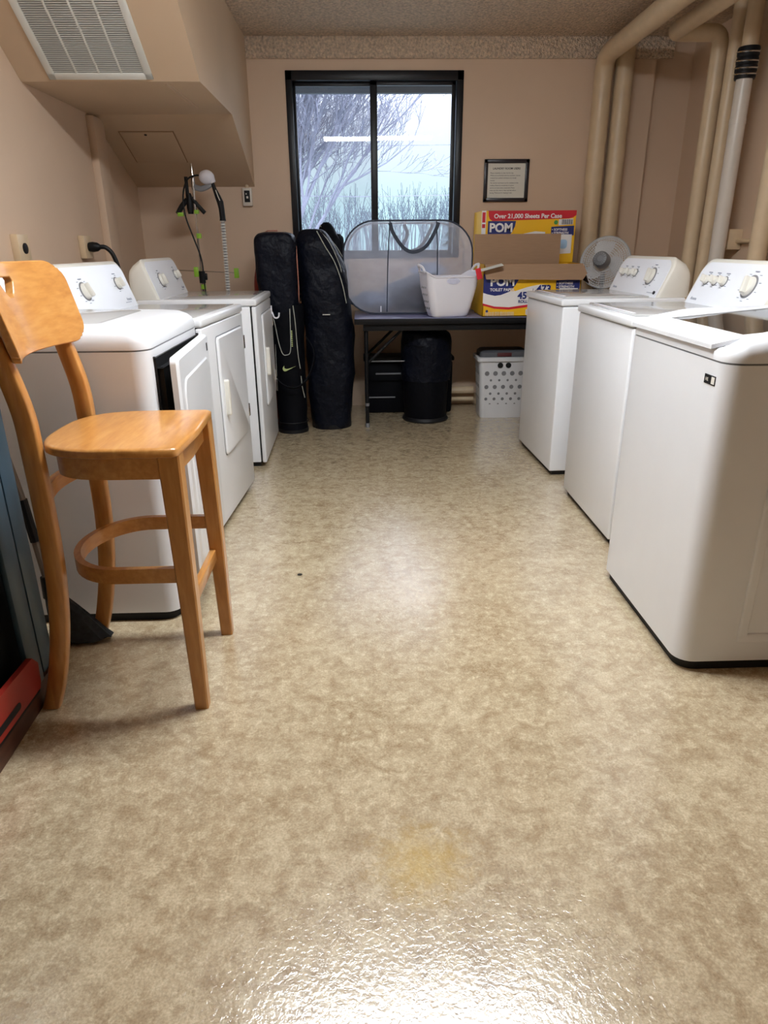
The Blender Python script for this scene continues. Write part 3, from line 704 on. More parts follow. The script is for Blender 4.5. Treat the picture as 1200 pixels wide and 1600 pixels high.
# ------------------------------------------------------------------ mesh hamper
g = thing('mesh_hamper', 'white see-through mesh pop-up laundry hamper with dark strap handles, on the table', 'laundry hamper', (.338, 5.222, TZ)); O_ = Vector(g.location)
def hring(y, w_, h_, cx=0., cz=.312, r=.2, n=9): return [Vector((p[0] + cx, y, p[1] + cz)) for p in rrect(-w_, w_, -h_, h_, r, n)]
HF = hring(-.20, .445, .302, r=.215); HB = hring(.2, .435, .295, r=.2, cx=.01)
b = nb(); HS = [hring(-.2 + .4 * i / 6, .445 - .012 * math.sin(PI * i / 6) - .010 * i / 6, .302 - .014 * math.sin(PI * i / 6) - .007 * i / 6, r=.21, cx=.01 * i / 6) for i in range(7)]
loft(b, HS, cap=False); obj('side_mesh', b, M_mesh, g, ang=60)
b = nb(); v = [b.verts.new(p) for p in HF]; b.faces.new(v); obj('front_mesh', b, M_mesh, g, sm=False)
for ring_ in (HF, HB):
    b = nb(); tube(b, ring_, .0055, 8, loop=True, ref=(0, 1, 0)); obj('wire_rim', b, M_strap, g)
for x, dx in ((-.135, .012), (.20, -.008)):
    b = nb(); tube(b, smooth([(x + dx, -.203, .608), (x, -.21, .45), (x - dx * .6, -.207, .25), (x - dx, -.203, .02)]), .0045, 6); obj('seam', b, M_strap, g)
b = nb(); v = [(-.160, -.2035, .03), (-.137, -.2035, .03), (-.125, -.2035, .58), (-.128, -.2035, .58)]
t = [b.verts.new(p) for p in v]; b.faces.new(t); obj('seam_gusset', b, M_meshp, g, sm=False)
b = nb(); v = [(.196, -.2035, .03), (.235, -.2035, .03), (.205, -.2035, .58), (.2, -.2035, .58)]; t = [b.verts.new(p) for p in v]; b.faces.new(t); obj('seam_gusset', b, M_meshp, g, sm=False)
for y, col, s_ in ((-.215, M_grey, 1), (.19, M_print, .8)):
    b = nb(); pp = smooth([(-.125 + (0 if s_ == 1 else .12), y, .6), (-.10 + (0 if s_ == 1 else .12), y - .006, .53), (-.03 + .06 * (1 - s_), y - .01, .44), (.04, y - .012, .415), (.12, y - .01, .45), (.18, y - .006, .54), (.205, y, .6)])
    tube(b, pp, .012, 4, flat=(1, .12), ref=(0, 1, 0)); obj('strap_handle', b, M_strap, g)
b = nb(); tube(b, [(-.19, -.206, .02), (-.19, -.207, .06)], .006, 6); obj('toggle', b, M_white, g)
# folded laundry inside
def blob(bm, c, rx, ry, rz, seed, amp=.12, flat=0):
    t = nb(); bmesh.ops.create_icosphere(t, subdivisions=4, radius=1)
    for v in t.verts:
        n_ = noise.noise(v.co * 1.7 + Vector((seed, 0, 0))) + .5 * noise.noise(v.co * 4 + Vector((0, seed, 0)))
        q = v.co * (1 + amp * n_); v.co = Vector((c[0] + q.x * rx, c[1] + q.y * ry, c[2] + max(-1 + flat, q.z) * rz))
    join(bm, t)
M_cl1 = mat('charcoal_laundry', (.02, .026, .05), .9, var=.3, vscale=5, bump=.4, bscale=12); M_cl2 = mat('pale_blue_laundry', (.28, .34, .50), .9, var=.25, vscale=6, bump=.3)
b = nb(); blob(b, (.43, 5.20, .89), .27, .15, .13, 3.1, .2, .2); tag(obj('folded_laundry', b, M_cl1, ang=60), 'dark charcoal pile of clothes at the bottom of the mesh hamper', 'laundry')
b = nb(); blob(b, (.50, 5.25, 1.05), .12, .11, .05, 7.7, .3); tag(obj('folded_laundry', b, M_cl2, ang=60), 'pale blue garment lying on top of the dark clothes in the mesh hamper', 'laundry')
b = nb(); blob(b, (.13, 5.22, .845), .19, .12, .06, 1.7, .3, .2); tag(obj('folded_laundry', b, mat('grey_blue_laundry', (.10, .13, .22), .9, var=.4, vscale=8), ang=60), 'low grey-blue heap of clothes in the left half of the mesh hamper', 'laundry')

# ------------------------------------------------------------------ flexible white basket on the table
g = thing('laundry_basket', 'white flexible plastic laundry tub with two loop handles on the table front edge', 'laundry basket', (.602, 4.862, TZ + .001), R(14))
b = nb()
def bring(z, hx, hy, r, rim=0, n=8):
    out = []
    for p in rrect(-hx, hx, -hy, hy, r, n):
        u = p[0] / hx; zz = z
        if rim: zz = z + rim * (abs(u) ** 3 * .055) + rim * .030 * math.exp(-(u / .35) ** 2)
        out.append(Vector((p[0], p[1], zz)))
    return out
outer = [bring(.0, .120, .066, .04), bring(.008, .130, .074, .045), bring(.06, .147, .088, .05), bring(.14, .165, .102, .05), bring(.20, .177, .112, .05), bring(.235, .185, .118, .05, 1)]
inner = [bring(.232, .180, .113, .047, 1), bring(.14, .160, .097, .046), bring(.012, .124, .069, .04)]
loft(b, outer + inner); obj('tub', b, M_white, g, ang=50)
b = nb(); tube(b, [p + Vector((0, 0, .002)) for p in bring(.235, .187, .120, .05, 1)], .005, 8, loop=True); obj('rim', b, M_white, g)
for sx in (-1, 1):
    b = nb(); tube(b, smooth([(sx * 0.184, -0.051, .285), (sx * 0.19899999999999998, -0.038, .32), (sx * .215, 0, .335), (sx * 0.19899999999999998, 0.038, .32), (sx * 0.184, 0.051, .285)]), .008, 8); obj('handle', b, M_white, g)
b = nb()
for j in range(4):
    for i in range(3):
        y = -.036 + i * .033; z = .06 + j * .045; x = -(.147 + (z - .06) * .21) - .0012
        lathe(b, [(.010, -.001), (.010, .001)], plane_mat((x, y, z), (0, -1, 0), (.2, 0, 1)), 14)
hl = obj('vent_hole', b, M_fand, g); hl['kind'] = 'stuff'; hl['label'] = 'rows of round grey holes in the left end'
b = nb(); ep = [(math.cos(a) * .046, math.sin(a) * .019) for a in [2 * PI * i / 28 for i in range(28)]]
loft(b, [[(p[0] - .01, -.1185 - .0015, .235 + p[1] - .002) for p in ep], [(p[0] - .01, -.117, .235 + p[1]) for p in ep]]); hd = obj('hand_hole', b, M_meshp, g); hd['label'] = 'oval grip opening in the front'
g = thing('paper_card', 'white paper card with a red corner sticking out behind the white tub', 'card', (.795, 4.742, 1.062))
b = nb(); box(b, -.02, .15, -.03, .03, -.001, .001, M=Matrix.Rotation(R(-14), 4, 'Y') @ Matrix.Rotation(R(10), 4, 'X')); obj('sheet', b, M_paper, g, sm=False)
b = nb(); box(b, -.035, .0, -.030, -.026, -.05, .02, M=Matrix.Rotation(R(-14), 4, 'Y')); obj('red_corner', b, M_bred, g, sm=False)

# ------------------------------------------------------------------ toilet paper cartons
def carton(label, loc, rz, open_=False, W=.66, D=.34, H=.345, more=True):
    g = thing('toilet_paper_carton', label, 'cardboard box', loc, rz)
    b = nb()
    if open_:
        for a in ((0, W, 0, .005, 0, H), (0, W, D - .005, D, 0, H), (0, .005, 0, D, 0, H), (W - .005, W, 0, D, 0, H), (0, W, 0, D, 0, .005)): box(b, *a)
    else: box(b, 0, W, 0, D, 0, H, .002)
    obj('carton', b, [M_byel], g, sm=False)
    e = .0008
    def F(m_, poly, k=1, nm='printed_panel', parent=g):
        b = nb(); prism(b, poly, 'y', -e * k, -e * (k - 1)); return obj(nm, b, m_, parent, sm=False)
    F(M_bred, [(.045, H), (.047, H - .03), (.055, H - .052), (.075, H - .066), (W - .05, H - .052), (W - .02, H - .045), (W, H - .03), (W, H)])
    F(M_bblue, [(.045, H - .066), (.24, H - .066), (.235, H - .10), (.215, H - .14), (.18, H - .175), (.13, H - .19), (.045, H - .2)] if not open_ else [(.0, H - .06), (.24, H - .066), (.235, H - .10), (.21, H - .14), (.175, H - .175), (.12, H - .195), (.08, H - .20), (.03, H - .19), (0, H - .18)], 2)
    F(M_bwhite, [(0, .075), (.08, .055), (.18, .055), (.30, .07), (.45, .10), (.45, .20), (.38, .205), (.30, .19), (.22, .165), (.15, .16), (.08, .135), (0, .16)], 1.6)
    F(M_bred, [(0, .087), (.08, .066), (.18, .06), (.30, .076), (.45, .105), (.45, .09), (.30, .06), (.18, .045), (.08, .052), (0, .074)], 2.6)
    F(M_bblue, [(W - .17, H - .105), (W - .01, H - .098), (W - .008, H - .16), (W - .03, H - .165), (W - .17, H - .158)], 3)
    rl = F(M_bwhite, [(W - .145, H - .155), (W - .02, H - .155), (W - .02, .06), (W - .12, .055), (W - .145, .07)], 3.6)
    F(M_bsky, rrect(W - .105, W - .05, .09, .15, .02, 4), 4.2)
    F(M_bwhite, [(W - .12, H - .096), (W - .02, H - .09), (W - .02, H - .052), (W - .12, H - .058)], 3.2)
    b = nb()
    for i in range(16):
        x = W - .10 + i * .005; box(b, x, x + (.003 if i % 3 else .0015), -e * 4.4, -e * 3, H - .09, H - .058)
        x = .30 + i * .006; box(b, x, x + (.003 if i % 3 else .0015), -e * 4.4, -e * 3, .012, .042)
    obj('bar_code', b, M_bblack, g, sm=False)
    F(M_bwhite, [(.295, .01), (.40, .01), (.40, .045), (.295, .045)], 3)
    b = nb(); lathe(b, [(.014, 0), (.014, .001)], plane_mat((W - .14, -e * 3.6, H - .077), (1, 0, 0), (0, 0, 1)), 14); obj('round_mark', b, M_bgreen, g, sm=False)
    T = lambda x, z, k=4: plane_mat((x, -e * k, z), (1, 0, 0), (0, 0, 1))
    b = nb()
    text(b, 'Over 21,000 Sheets Per Case', .0395, T(.085, H - .048), bold=.0010)
    text(b, 'POM', .078, T(.055 if not open_ else .045, H - .135), bold=.0028)
    text(b, 'TOILET PAPER', .026, T(.045, H - .17), bold=.0006)
    text(b, '• SOFTNESS', .021, T(W - .165, H - .130), bold=.0006); text(b, '• STRENGTH', .021, T(W - .165, H - .152), bold=.0006)
    obj('lettering', b, M_bwhite, g, sm=False)
    b = nb(); text(b, '45', .062, T(.235, .115), bold=.002); text(b, 'ROLLS', .026, T(.24, .088), bold=.0008)
    if more: text(b, '473', .066, T(.36, .155), bold=.002); text(b, 'SHEETS', .026, T(.365, .125), bold=.0008); box(b, .335, .338, -e * 4, -e * 3, .085, .18)
    lathe(b, [(.009, 0), (.009, .001)], T(.03, .035, 3), 14)
    obj('lettering', b, M_bblue, g, sm=False)
    b = nb(); 
    for i in range(3): text(b, 'Large two-ply rolls for offices and washrooms', .0105, T(.02, .024 - i * .009), bold=.0001)
    obj('small_print', b, M_paper, g, sm=False)
    # left end strip of the carton wrap
    b = nb(); prism(b, [(0, H), (.03, H), (.03, .0), (0, .0)], 'y', -e * 1.5, 0); obj('corner_strip', b, M_bwhite, g, sm=False) if not open_ else b.free()
    if not open_:
        b = nb(); box(b, .004, .026, -e * 2.4, -e, H - .075, H - .01); box(b, .004, .026, -e * 2.4, -e, H - .11, H - .085); obj('strip_mark', b, M_bred, g, sm=False)
    return g
c1 = carton('open carton of toilet paper at the front of the table, brown flaps up', (.83, 4.80, TZ + .001), 0, True, H=.335)
W = .66; D = .34; H = .335
b = nb(); t = Matrix.Translation((-.005, .0, H)) @ Matrix.Rotation(R(200), 4, 'X'); box(b, 0, W + .01, 0, .085, -.002, .002, M=Matrix.Translation((-.0, -.004, H)) @ Matrix.Rotation(R(-68), 4, 'X')); 
fl = obj('flap', b, M_cardb, c1, sm=False); fl['label'] = 'brown cardboard flap folded down over the printed front'; bpy.data.objects.remove(fl)
b = nb(); pts = [(0, 0), (.66, 0), (.685, -.06), (.655, -.10), (.01, -.092), (-.0, -.045), (.01, -.02)]
loft(b, [[(p[0], -.006 + p[1] * .35, H + p[1]) for p in pts], [(p[0], -.010 + p[1] * .35, H + p[1] - .001) for p in pts]]); o = obj('flap', b, M_cardb, c1, sm=False); o['label'] = 'brown front flap folded down over the print'
b = nb(); box(b, -.045, .545, D - .17, D - .166, H - .005, H + .188, .0, M=None); o = obj('flap', b, M_cardb, c1, sm=False); o['label'] = 'brown flap standing upright'
b = nb(); loft(b, [[(W, .02, H), (W, .3, H), (W + .075, .28, H - .10), (W + .085, .1, H - .13)], [(W - .004, .02, H), (W - .004, .3, H), (W + .071, .28, H - .102), (W + .081, .1, H - .132)]]); o = obj('flap', b, M_cardd, c1, sm=False); o['label'] = 'dark side flap hanging towards the fan'
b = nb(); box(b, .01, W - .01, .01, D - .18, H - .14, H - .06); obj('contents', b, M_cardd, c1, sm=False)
carton('closed carton of toilet paper hidden behind the open one, carrying the upper one', (.845, 5.148, TZ + .001), 0, False, D=.225, H=.335)
carton('upper closed carton of toilet paper with red band on top, stacked at the back', (.855, 5.13, TZ + .337), 0, False, D=.33, H=.338, more=False)

# ------------------------------------------------------------------ desk fan
g = thing('desk_fan', 'grey round desk fan with wire grille on the table end behind the far washer', 'fan', (1.765, 5.19, TZ), R(-34))
b = nb(); lathe(b, [(.0, .0), (.085, 0), (.09, .012), (.06, .025), (.022, .03)], None, 28); obj('base', b, M_fan, g)
b = nb(); tube(b, [(0, 0, .02), (0, -.01, .27)], .016, 12); obj('stand', b, M_fand, g)
HZ = .335
MH = Matrix.Translation((0, 0, HZ)) @ Matrix.Rotation(R(-12), 4, 'X')   # fan blows towards local +y
Fy = MH @ Matrix.Rotation(R(-90), 4, 'X')
b = nb(); lathe(b, [(.012, -.13), (.045, -.125), (.055, -.10), (.055, -.04), (.045, -.02), (.0, -.015)], Fy, 24); mo = obj('motor_housing', b, M_fand, g)
b = nb()
for k in range(16):
    a = 2 * PI * k / 16; tube(b, [(math.cos(a) * .02, math.sin(a) * .02, -.132), (math.cos(a) * .046, math.sin(a) * .046, -.126)], .002, 4, M=Fy)
obj('motor_vent', b, M_grey, mo)
def ringp(r, z, n=40): return [(r * math.cos(2 * PI * i / n), r * math.sin(2 * PI * i / n), z) for i in range(n)]
for sgn in (-1, 1):
    b = nb()
    for r_, z_ in ((.178, .0), (.17, .007), (.16, .014), (.145, .022), (.13, .029), (.115, .033), (.10, .036), (.085, .04), (.07, .042), (.05, .044)): tube(b, ringp(r_, sgn * z_ + .02), .0022 if r_ < .175 else .006, 5, loop=True, M=Fy)
    for k in range(56):
        a = 2 * PI * k / 56; tube(b, [(math.cos(a) * r_, math.sin(a) * r_, sgn * z_ + .02) for r_, z_ in ((.03, .045), (.08, .041), (.125, .031), (.16, .014), (.178, .0))], .0017, 3, cap=False, M=Fy)
    obj('grille', b, M_fan, g)
for k in range(3):
    b = nb(); rs = []
    for i in range(7):
        t = i / 6; r_ = .02 + .125 * t; hwid = .018 + .05 * math.sin(t * PI * .75); a0 = 2 * PI * k / 3 + t * .5
        c = Vector((math.cos(a0) * r_, math.sin(a0) * r_, .02)); tn = Vector((-math.sin(a0), math.cos(a0), .5)).normalized()
        rs.append([c - tn * hwid, c + tn * hwid, c + tn * hwid + Vector((0, 0, .002)), c - tn * hwid + Vector((0, 0, .002))])
    loft(b, rs, M=Fy); obj('blade', b, M_fan, g, ang=60)
b = nb(); lathe(b, [(.035, -.005), (.035, .03), (.02, .04), (.0, .041)], Fy, 20); obj('hub', b, M_fan, g)

# ------------------------------------------------------------------ golf bags and covers
def fabric(rings, wr=.012, seed=0, n=36, freq=7):
    """rings: (cx, cy, z, rx, ry, power)"""
    out = []
    P = [smooth([(r[0], r[1], r[2]) for r in rings], 4), smooth([(r[3], r[4], r[5]) for r in rings], 4)]
    for c, q in zip(*P):
        rg = []
        for i in range(n):
            a = 2 * PI * i / n; ca, sa = math.cos(a), math.sin(a); pw = max(.3, q.z)
            x = q.x * math.copysign(abs(ca) ** pw, ca); y = q.y * math.copysign(abs(sa) ** pw, sa)
            p = Vector((c.x + x, c.y + y, c.z)); k = wr * (noise.noise(p * freq + Vector((seed, seed, 0))) + .5 * noise.noise(p * freq * 2.3))
            rg.append(p + Vector((ca, sa, .2)) * k)
        out.append(rg)
    return out
# front stand bag with hood
g = thing('golf_bag', 'slim black golf stand bag with pale piping and a swoosh, beside the far dryer', 'golf bag', (-.485, 4.762, 0)); O_ = Vector(g.location)
b = nb(); rg = fabric([(0, 0, .0, .100, .095, 1), (0, 0, .03, .104, .10, 1), (0, 0, .10, .100, .095, 1), (-.005, 0, .4, .105, .10, .9), (-.01, 0, .65, .115, .105, .85), (-.015, 0, .86, .125, .11, .85)], .006, 2)
loft(b, rg); obj('bag_body', b, M_black, g, ang=60)
b = nb(); rg = fabric([(-.02, 0, .80, .12, .11, .8), (-.035, 0, .88, .125, .115, .7), (-.045, 0, .98, .13, .115, .6), (-.05, 0, 1.12, .134, .115, .5), (-.05, 0, 1.24, .134, .112, .5), (-.05, 0, 1.29, .115, .10, .6), (-.05, 0, 1.305, .07, .06, .8)], .009, 5)
loft(b, rg); obj('hood', b, M_navy, g, ang=60)
b = nb(); tube(b, [(math.cos(a) * .108, math.sin(a) * .104, .075) for a in [2 * PI * i / 24 for i in range(24)]], .003, 6, loop=True); lathe(b, [(.106, 0.002), (.106, .025)], None, 28); obj('base_ring', b, M_dark, g)
b = nb()
tube(b, smooth([(-.095, -.075, .84), (-.075, -.098, .74), (-.055, -.11, .62), (-.035, -.113, .555), (-.01, -.114, .545), (.018, -.113, .57), (.025, -.112, .7), (.028, -.108, .84)]), .0028, 6)
tube(b, smooth([(.05, -.105, .86), (.058, -.1, .75), (.065, -.095, .55), (.075, -.088, .45)]), .0028, 6); tube(b, smooth([(.078, -.09, .40), (.082, -.088, .33), (.095, -.075, .25)]), .0025, 6)
tube(b, smooth([(-.08, -.085, .66), (-.085, -.08, .5), (-.088, -.075, .3)]), .0018, 6)
obj('piping', b, M_piping, g)
b = nb(); sw = smooth([(-.030, .470), (-.038, .455), (-.034, .442), (-.022, .437), (.0, .446), (.05, .468)] and [(-.030, 0, .474), (-.040, 0, .458), (-.036, 0, .442), (-.022, 0, .437), (.0, 0, .447), (.048, 0, .470)], 5)
lo = [Vector((p.x, -.112 - .0, p.z)) for p in sw]; up_ = smooth([(-.030, 0, .474), (-.030, 0, .460), (-.026, 0, .455), (-.015, 0, .452), (.005, 0, .455), (.048, 0, .470)], 5); hi_ = [Vector((p.x, -.112, p.z)) for p in up_]
for i in range(len(lo) - 1):
    loft(b, [[lo[i], lo[i + 1], hi_[i + 1], hi_[i]], [q + Vector((0, .006, 0)) for q in (lo[i], lo[i + 1], hi_[i + 1], hi_[i])]])
sw_o = obj('emblem', b, M_yelgreen, g, sm=False); sw_o['label'] = 'pale green swoosh emblem'
b = nb(); 
for i in range(9): box(b, .028, .036, -.1165, -.110, .60 + i * .012, .606 + i * .012)
obj('side_lettering', b, M_yelgreen, g, sm=False)
b = nb(); tube(b, smooth([(-.10, -.09, .50), (-.08, -.13, .40), (-.02, -.16, .345), (.06, -.17, .34), (.13, -.15, .40), (.17, -.12, .50), (.17, -.09, .58), (.12, -.06, .66)]), .007, 4, flat=(2, .4)); obj('shoulder_strap', b, M_black, g, ang=60)
b = nb(); tube(b, smooth([(.078, -.02, .83), (.088, -.05, .95), (.088, -.06, 1.1), (.085, -.05, 1.22)]), .004, 6); z_ = obj('zip', b, M_orange, g); z_['label'] = 'thin pinkish zip edge between the hoods'
b = nb(); tube(b, [(-.14, -.02, 1.285), (-.09, -.04, 1.312), (-.03, -.03, 1.312)], .005, 6); obj('top_strap', b, M_orange, g)
# big travel cover
g = thing('golf_travel_bag', 'large black padded golf travel cover leaning right beside the slim golf bag', 'golf bag', (-.220, 4.895, 0))
b = nb(); rg = fabric([(0, 0, .0, .13, .12, .8), (0, 0, .05, .14, .13, .75), (0, .0, .25, .155, .14, .75), (.01, .01, .5, .165, .145, .7), (.0, .02, .75, .165, .145, .7), (-.02, .02, .95, .165, .145, .7), (-.04, .02, 1.1, .16, .14, .65), (-.075, .02, 1.24, .125, .12, .7), (-.085, .02, 1.31, .085, .08, .8), (-.085, .02, 1.325, .04, .04, 1)], .016, 9)
loft(b, rg); obj('cover', b, M_navy, g, ang=60)
b = nb(); tube(b, smooth([(-.05, -.08, 1.31), (.0, -.11, 1.22), (.06, -.115, 1.12), (.105, -.11, .99), (.13, -.09, .86)]), .003, 6); tube(b, smooth([(-.03, -.05, 1.31), (.03, -.08, 1.24), (.09, -.09, 1.11), (.105, -.09, 1.04)]), .0025, 6); obj('piping', b, M_piping, g)
b = nb(); box(b, -.03, .02, -.150, -.146, .79, .795); obj('tag', b, M_paper, g)
b = nb(); lathe(b, [(.142, 0), (.142, .03)], Matrix.Scale(.92, 4, (0, 1, 0)), 28); obj('base_ring', b, M_dark, g)
# third soft bag behind, peak showing
g = thing('duffel_bag', 'crumpled black bag with a pointed top behind the golf bags, left of the hamper', 'bag', (-.205, 5.35, 0))
b = nb(); rg = fabric([(.0, 0, .0, .12, .12, .8), (0, 0, .3, .12, .12, .75), (-.0, 0, .7, .10, .12, .8), (-.01, 0, 1.0, .09, .11, .8), (-.01, 0, 1.2, .09, .10, .9), (-.015, 0, 1.3, .07, .06, 1), (-.03, 0, 1.375, .022, .03, 1)], .03, 21, freq=9)
loft(b, rg); obj('bag_body', b, M_black, g, ang=60)
b = nb(); tube(b, smooth([(-.07, -.035, 1.36), (-.03, -.07, 1.30), (.04, -.09, 1.22), (.09, -.10, 1.14)]), .003, 6); obj('seam', b, M_piping, g)
b = nb(); rg = fabric([(.035, .02, 1.0, .05, .07, 1), (.045, .02, 1.15, .055, .07, 1), (.055, .02, 1.26, .045, .05, 1), (.055, .02, 1.30, .02, .03, 1)], .02, 31, freq=9); loft(b, rg); obj('side_pocket', b, M_black, g, ang=60)
g = thing('golf_bag', 'red golf bag mostly hidden behind the slim black one', 'golf bag', (-.60, 5.08, 0))
b = nb(); rg = fabric([(0, 0, .0, .115, .115, 1), (0, 0, .3, .12, .12, .9), (0, 0, .8, .13, .13, .85), (0, 0, 1.02, .13, .13, .85), (.02, 0, 1.2, .11, .11, .85), (.03, 0, 1.29, .085, .08, .9), (.03, 0, 1.31, .04, .04, 1)], .010, 13)
loft(b, rg); obj('bag_body', b, M_red, g, ang=60)

# ------------------------------------------------------------------ under the table
g = thing('trash_bin', 'black round trash bin with a liner folded over, on the floor under the table', 'trash bin', (.475, 5.06, 0))
b = nb(); lathe(b, [(.150, 0), (.155, .02), (.165, .25), (.175, .52), (.178, .56), (.165, .56), (.15, .06)], None, 36); obj('bin_body', b, M_black, g)
b = nb(); rg = fabric([(0, 0, .30, .178, .172, 1), (0, 0, .45, .183, .178, 1), (0, 0, .60, .178, .175, 1), (-.02, 0, .65, .15, .15, 1), (.0, 0, .66, .08, .08, 1)], .010, 4); loft(b, rg); obj('liner', b, M_navy, g, ang=60)
b = nb(); lathe(b, [(.168, 0), (.172, .012), (.160, .03)], None, 36); obj('foot_rim', b, M_dark, g)
g = thing('storage_tote', 'black box-shaped tote on the floor behind the trash bin', 'storage box', (.46, 5.34, 0))
b = nb(); box(b, -.43, .24, -.085, .13, 0, .40, .02); obj('tote_body', b, M_black, g)
b = nb(); box(b, -.44, .25, -.095, .14, .40, .43, .008); obj('lid', b, M_dark, g)
b = nb(); box(b, -.35, .10, -.095, -.083, .30, .312, .003); box(b, -.42, -.2, -.092, -.083, .12, .13, .003); obj('ridge', b, M_grey, g)
b = nb(); tube(b, [(.66, 5.46, .06), (.90, 5.46, .06)], .018, 12); tube(b, [(.66, 5.47, .13), (.90, 5.47, .13)], .03, 10)
tag(obj('heating_pipe', b, M_pipe), 'short pair of low beige wall pipes between the trash bin and the tall basket', 'pipe')

g = thing('tall_laundry_basket', 'tall white plastic basket with round holes on the floor under the table', 'laundry basket', (1.05, 5.15, 0))
HX, HY, BH = .185, .12, .45
def br(z, k, r=.035): s = .86 + .14 * (z / BH); return [Vector((p[0], p[1], z)) for p in rrect(-HX * s + k, HX * s - k, -HY * s + k, HY * s - k, r, 5)]
# hole layout in front face
holes = []
rowsz = [(.335, .018, 0), (.285, .009, 1), (.235, .016, 0), (.185, .010, 1), (.145, .012, 0), (.105, .010, 1), (.07, .009, 0)]
for z, r_, off in rowsz:
    for i in range(-2, 3):
        holes.append(((i + (.5 if off else 0)) * .062, z, r_ * .95))
holes = [h for h in holes if abs(h[0]) < .15]
# basket walls as plain loft; round openings are separate dark recessed discs with a grey inner wall
b = nb(); loft(b, [br(0, .0), br(.01, -.003), br(.2, -.0), br(BH, 0), br(BH, .004), br(.2, .004), br(.012, .006)]); obj('basket_body', b, M_whiteb, g, ang=50)
b = nb()
for x, z, r_ in holes:
    yf = -HY * (.86 + .14 * z / BH); lathe(b, [(r_, -.0025), (r_, .0008), (r_ * .7, .001)], plane_mat((x, yf - .0005, z), (1, 0, 0), (0, -.04, 1)), 16)
for sy in range(-1, 2):
    for z, r_, off in rowsz[::2]:
        xs = -HX * (.86 + .14 * z / BH); lathe(b, [(r_ * .9, -.002), (r_ * .9, .0012)], plane_mat((xs, sy * .055, z), (0, -1, 0), (-.05, 0, 1)), 14)
hh = obj('vent_hole', b, M_grey, g, sm=False); hh['kind'] = 'stuff'; hh['label'] = 'rows of round openings, dark inside'
b = nb(); loft(b, [br(BH - .03, -.008), br(BH - .025, -.014), br(BH, -.014), br(BH + .004, -.008), br(BH + .004, .002), br(BH - .03, .002)]); obj('rim', b, M_whiteb, g, ang=40)
b = nb(); 
for x in (-.03, .03): lathe(b, [(.02, -.002), (.02, .003)], plane_mat((x, -HY - .001, .395), (1, 0, 0), (0, 0, 1)), 16)
obj('grip_opening', b, M_dark, g)
b = nb(); loft(b, [br(BH - .02, .006), br(BH + .035, .012), br(BH + .05, .03)]); c = obj('lid', b, mat('dark_grey_lid', (.10, .10, .11), .6), g, ang=40); c['label'] = 'dark grey lid'
b = nb(); box(b, -.055, .05, -HY + .001, -HY + .02, BH + .008, BH + .035, .003); obj('lid_latch', b, mat('dark_red_plastic', (.10, .02, .02), .5), g)

# ------------------------------------------------------------------ garment steamer
g = thing('garment_steamer', 'upright garment steamer with green clips behind the far dryer', 'garment steamer', (-1.11, 5.16, 0)); O_ = Vector(g.location)
b = nb(); lathe(b, [(.0, 0), (.13, 0), (.14, .03), (.13, .14), (.10, .20), (.04, .22)], None, 28); obj('base', b, M_grey, g)
b = nb(); tube(b, [(-.01, 0, .2), (-.008, 0, 1.0)], .012, 10); tube(b, [(-.008, 0, 1.0), (.002, 0, 1.70)], .008, 10); lathe(b, [(.012, 1.58), (.013, 1.68), (.004, 1.74)], None, 12); obj('pole', b, M_chrome, g)
b = nb(); lathe(b, [(.022, .98), (.022, 1.06)], None, 14); box(b, .0, .035, -.012, .012, 1.0, 1.045, .004); obj('pole_clamp', b, M_dark, g)
b = nb(); tube(b, smooth([(0, 0, 1.60), (.05, -.01, 1.585), (.10, -.015, 1.60), (.13, -.015, 1.62)]), .018, 8, flat=(.6, 1)); obj('head_rest', b, M_fand, g)
b = nb(); blob(b, (.098, -.02, 1.655), .052, .04, .045, 1, .02); tube(b, [(.12, -.02, 1.66), (.14, -.02, 1.62)], [.03, .018], 12); obj('steam_head', b, M_white, g, ang=60)
b = nb(); tube(b, smooth([(.135, -.02, 1.62), (.15, -.02, 1.57), (.175, -.02, 1.52), (.18, -.02, 1.46), (.185, -.02, 1.40)]), [.014] * 4 + [.02] * 6 + [.028] * 6 + [.026] * 20, 12) if False else tube(b, [(.132, -.02, 1.625), (.145, -.02, 1.58), (.162, -.02, 1.535), (.175, -.02, 1.50), (.18, -.02, 1.46), (.182, -.02, 1.40), (.182, -.02, 1.385)], [.013, .017, .024, .027, .024, .024, .027], 14, flat=(1, .8))
obj('grip', b, M_dark, g, ang=60)
b = nb(); tube(b, [(.155, -.042, 1.575), (.168, -.045, 1.535), (.178, -.045, 1.51)], .003, 6); obj('trim_line', b, M_paper, g)
b = nb(); N = 62
pts = []; rad = []
for i in range(N * 2 + 1):
    t = i / (N * 2); pts.append((.180 - .055 * t * t * .4 + .0, -.02, 1.39 - 1.15 * t)); rad.append(.010)
tube(b, pts, rad, 10); hs = obj('hose', b, M_grey, g, ang=80); hs['label'] = 'white ribbed steam hose'
b = nb()
for i in range(1, N * 2, 2): lathe(b, [(.010, -.0065), (.0165, -.0045), (.0165, .0045), (.010, .0065)], Matrix.Translation(pts[i]), 12, cap=False)
rb_ = obj('hose_rib', b, M_hose, hs, ang=60); rb_['kind'] = 'stuff'
b = nb(); lathe(b, [(.018, 1.43), (.024, 1.47), (.022, 1.53), (.012, 1.56)], Matrix.Translation((-.035, 0, 0)), 14)
tube(b, smooth([(-.05, 0, 1.52), (-.09, 0, 1.48), (-.125, 0, 1.43)]), .017, 10, flat=(.7, 1)); tube(b, smooth([(-.02, 0, 1.53), (.02, 0, 1.48), (.06, 0, 1.435)]), .014, 10, flat=(.7, 1)); tube(b, [(-.045, 0, 1.53), (-.045, 0, 1.66)], .012, 10); obj('hanger', b, M_dark, g, ang=60)
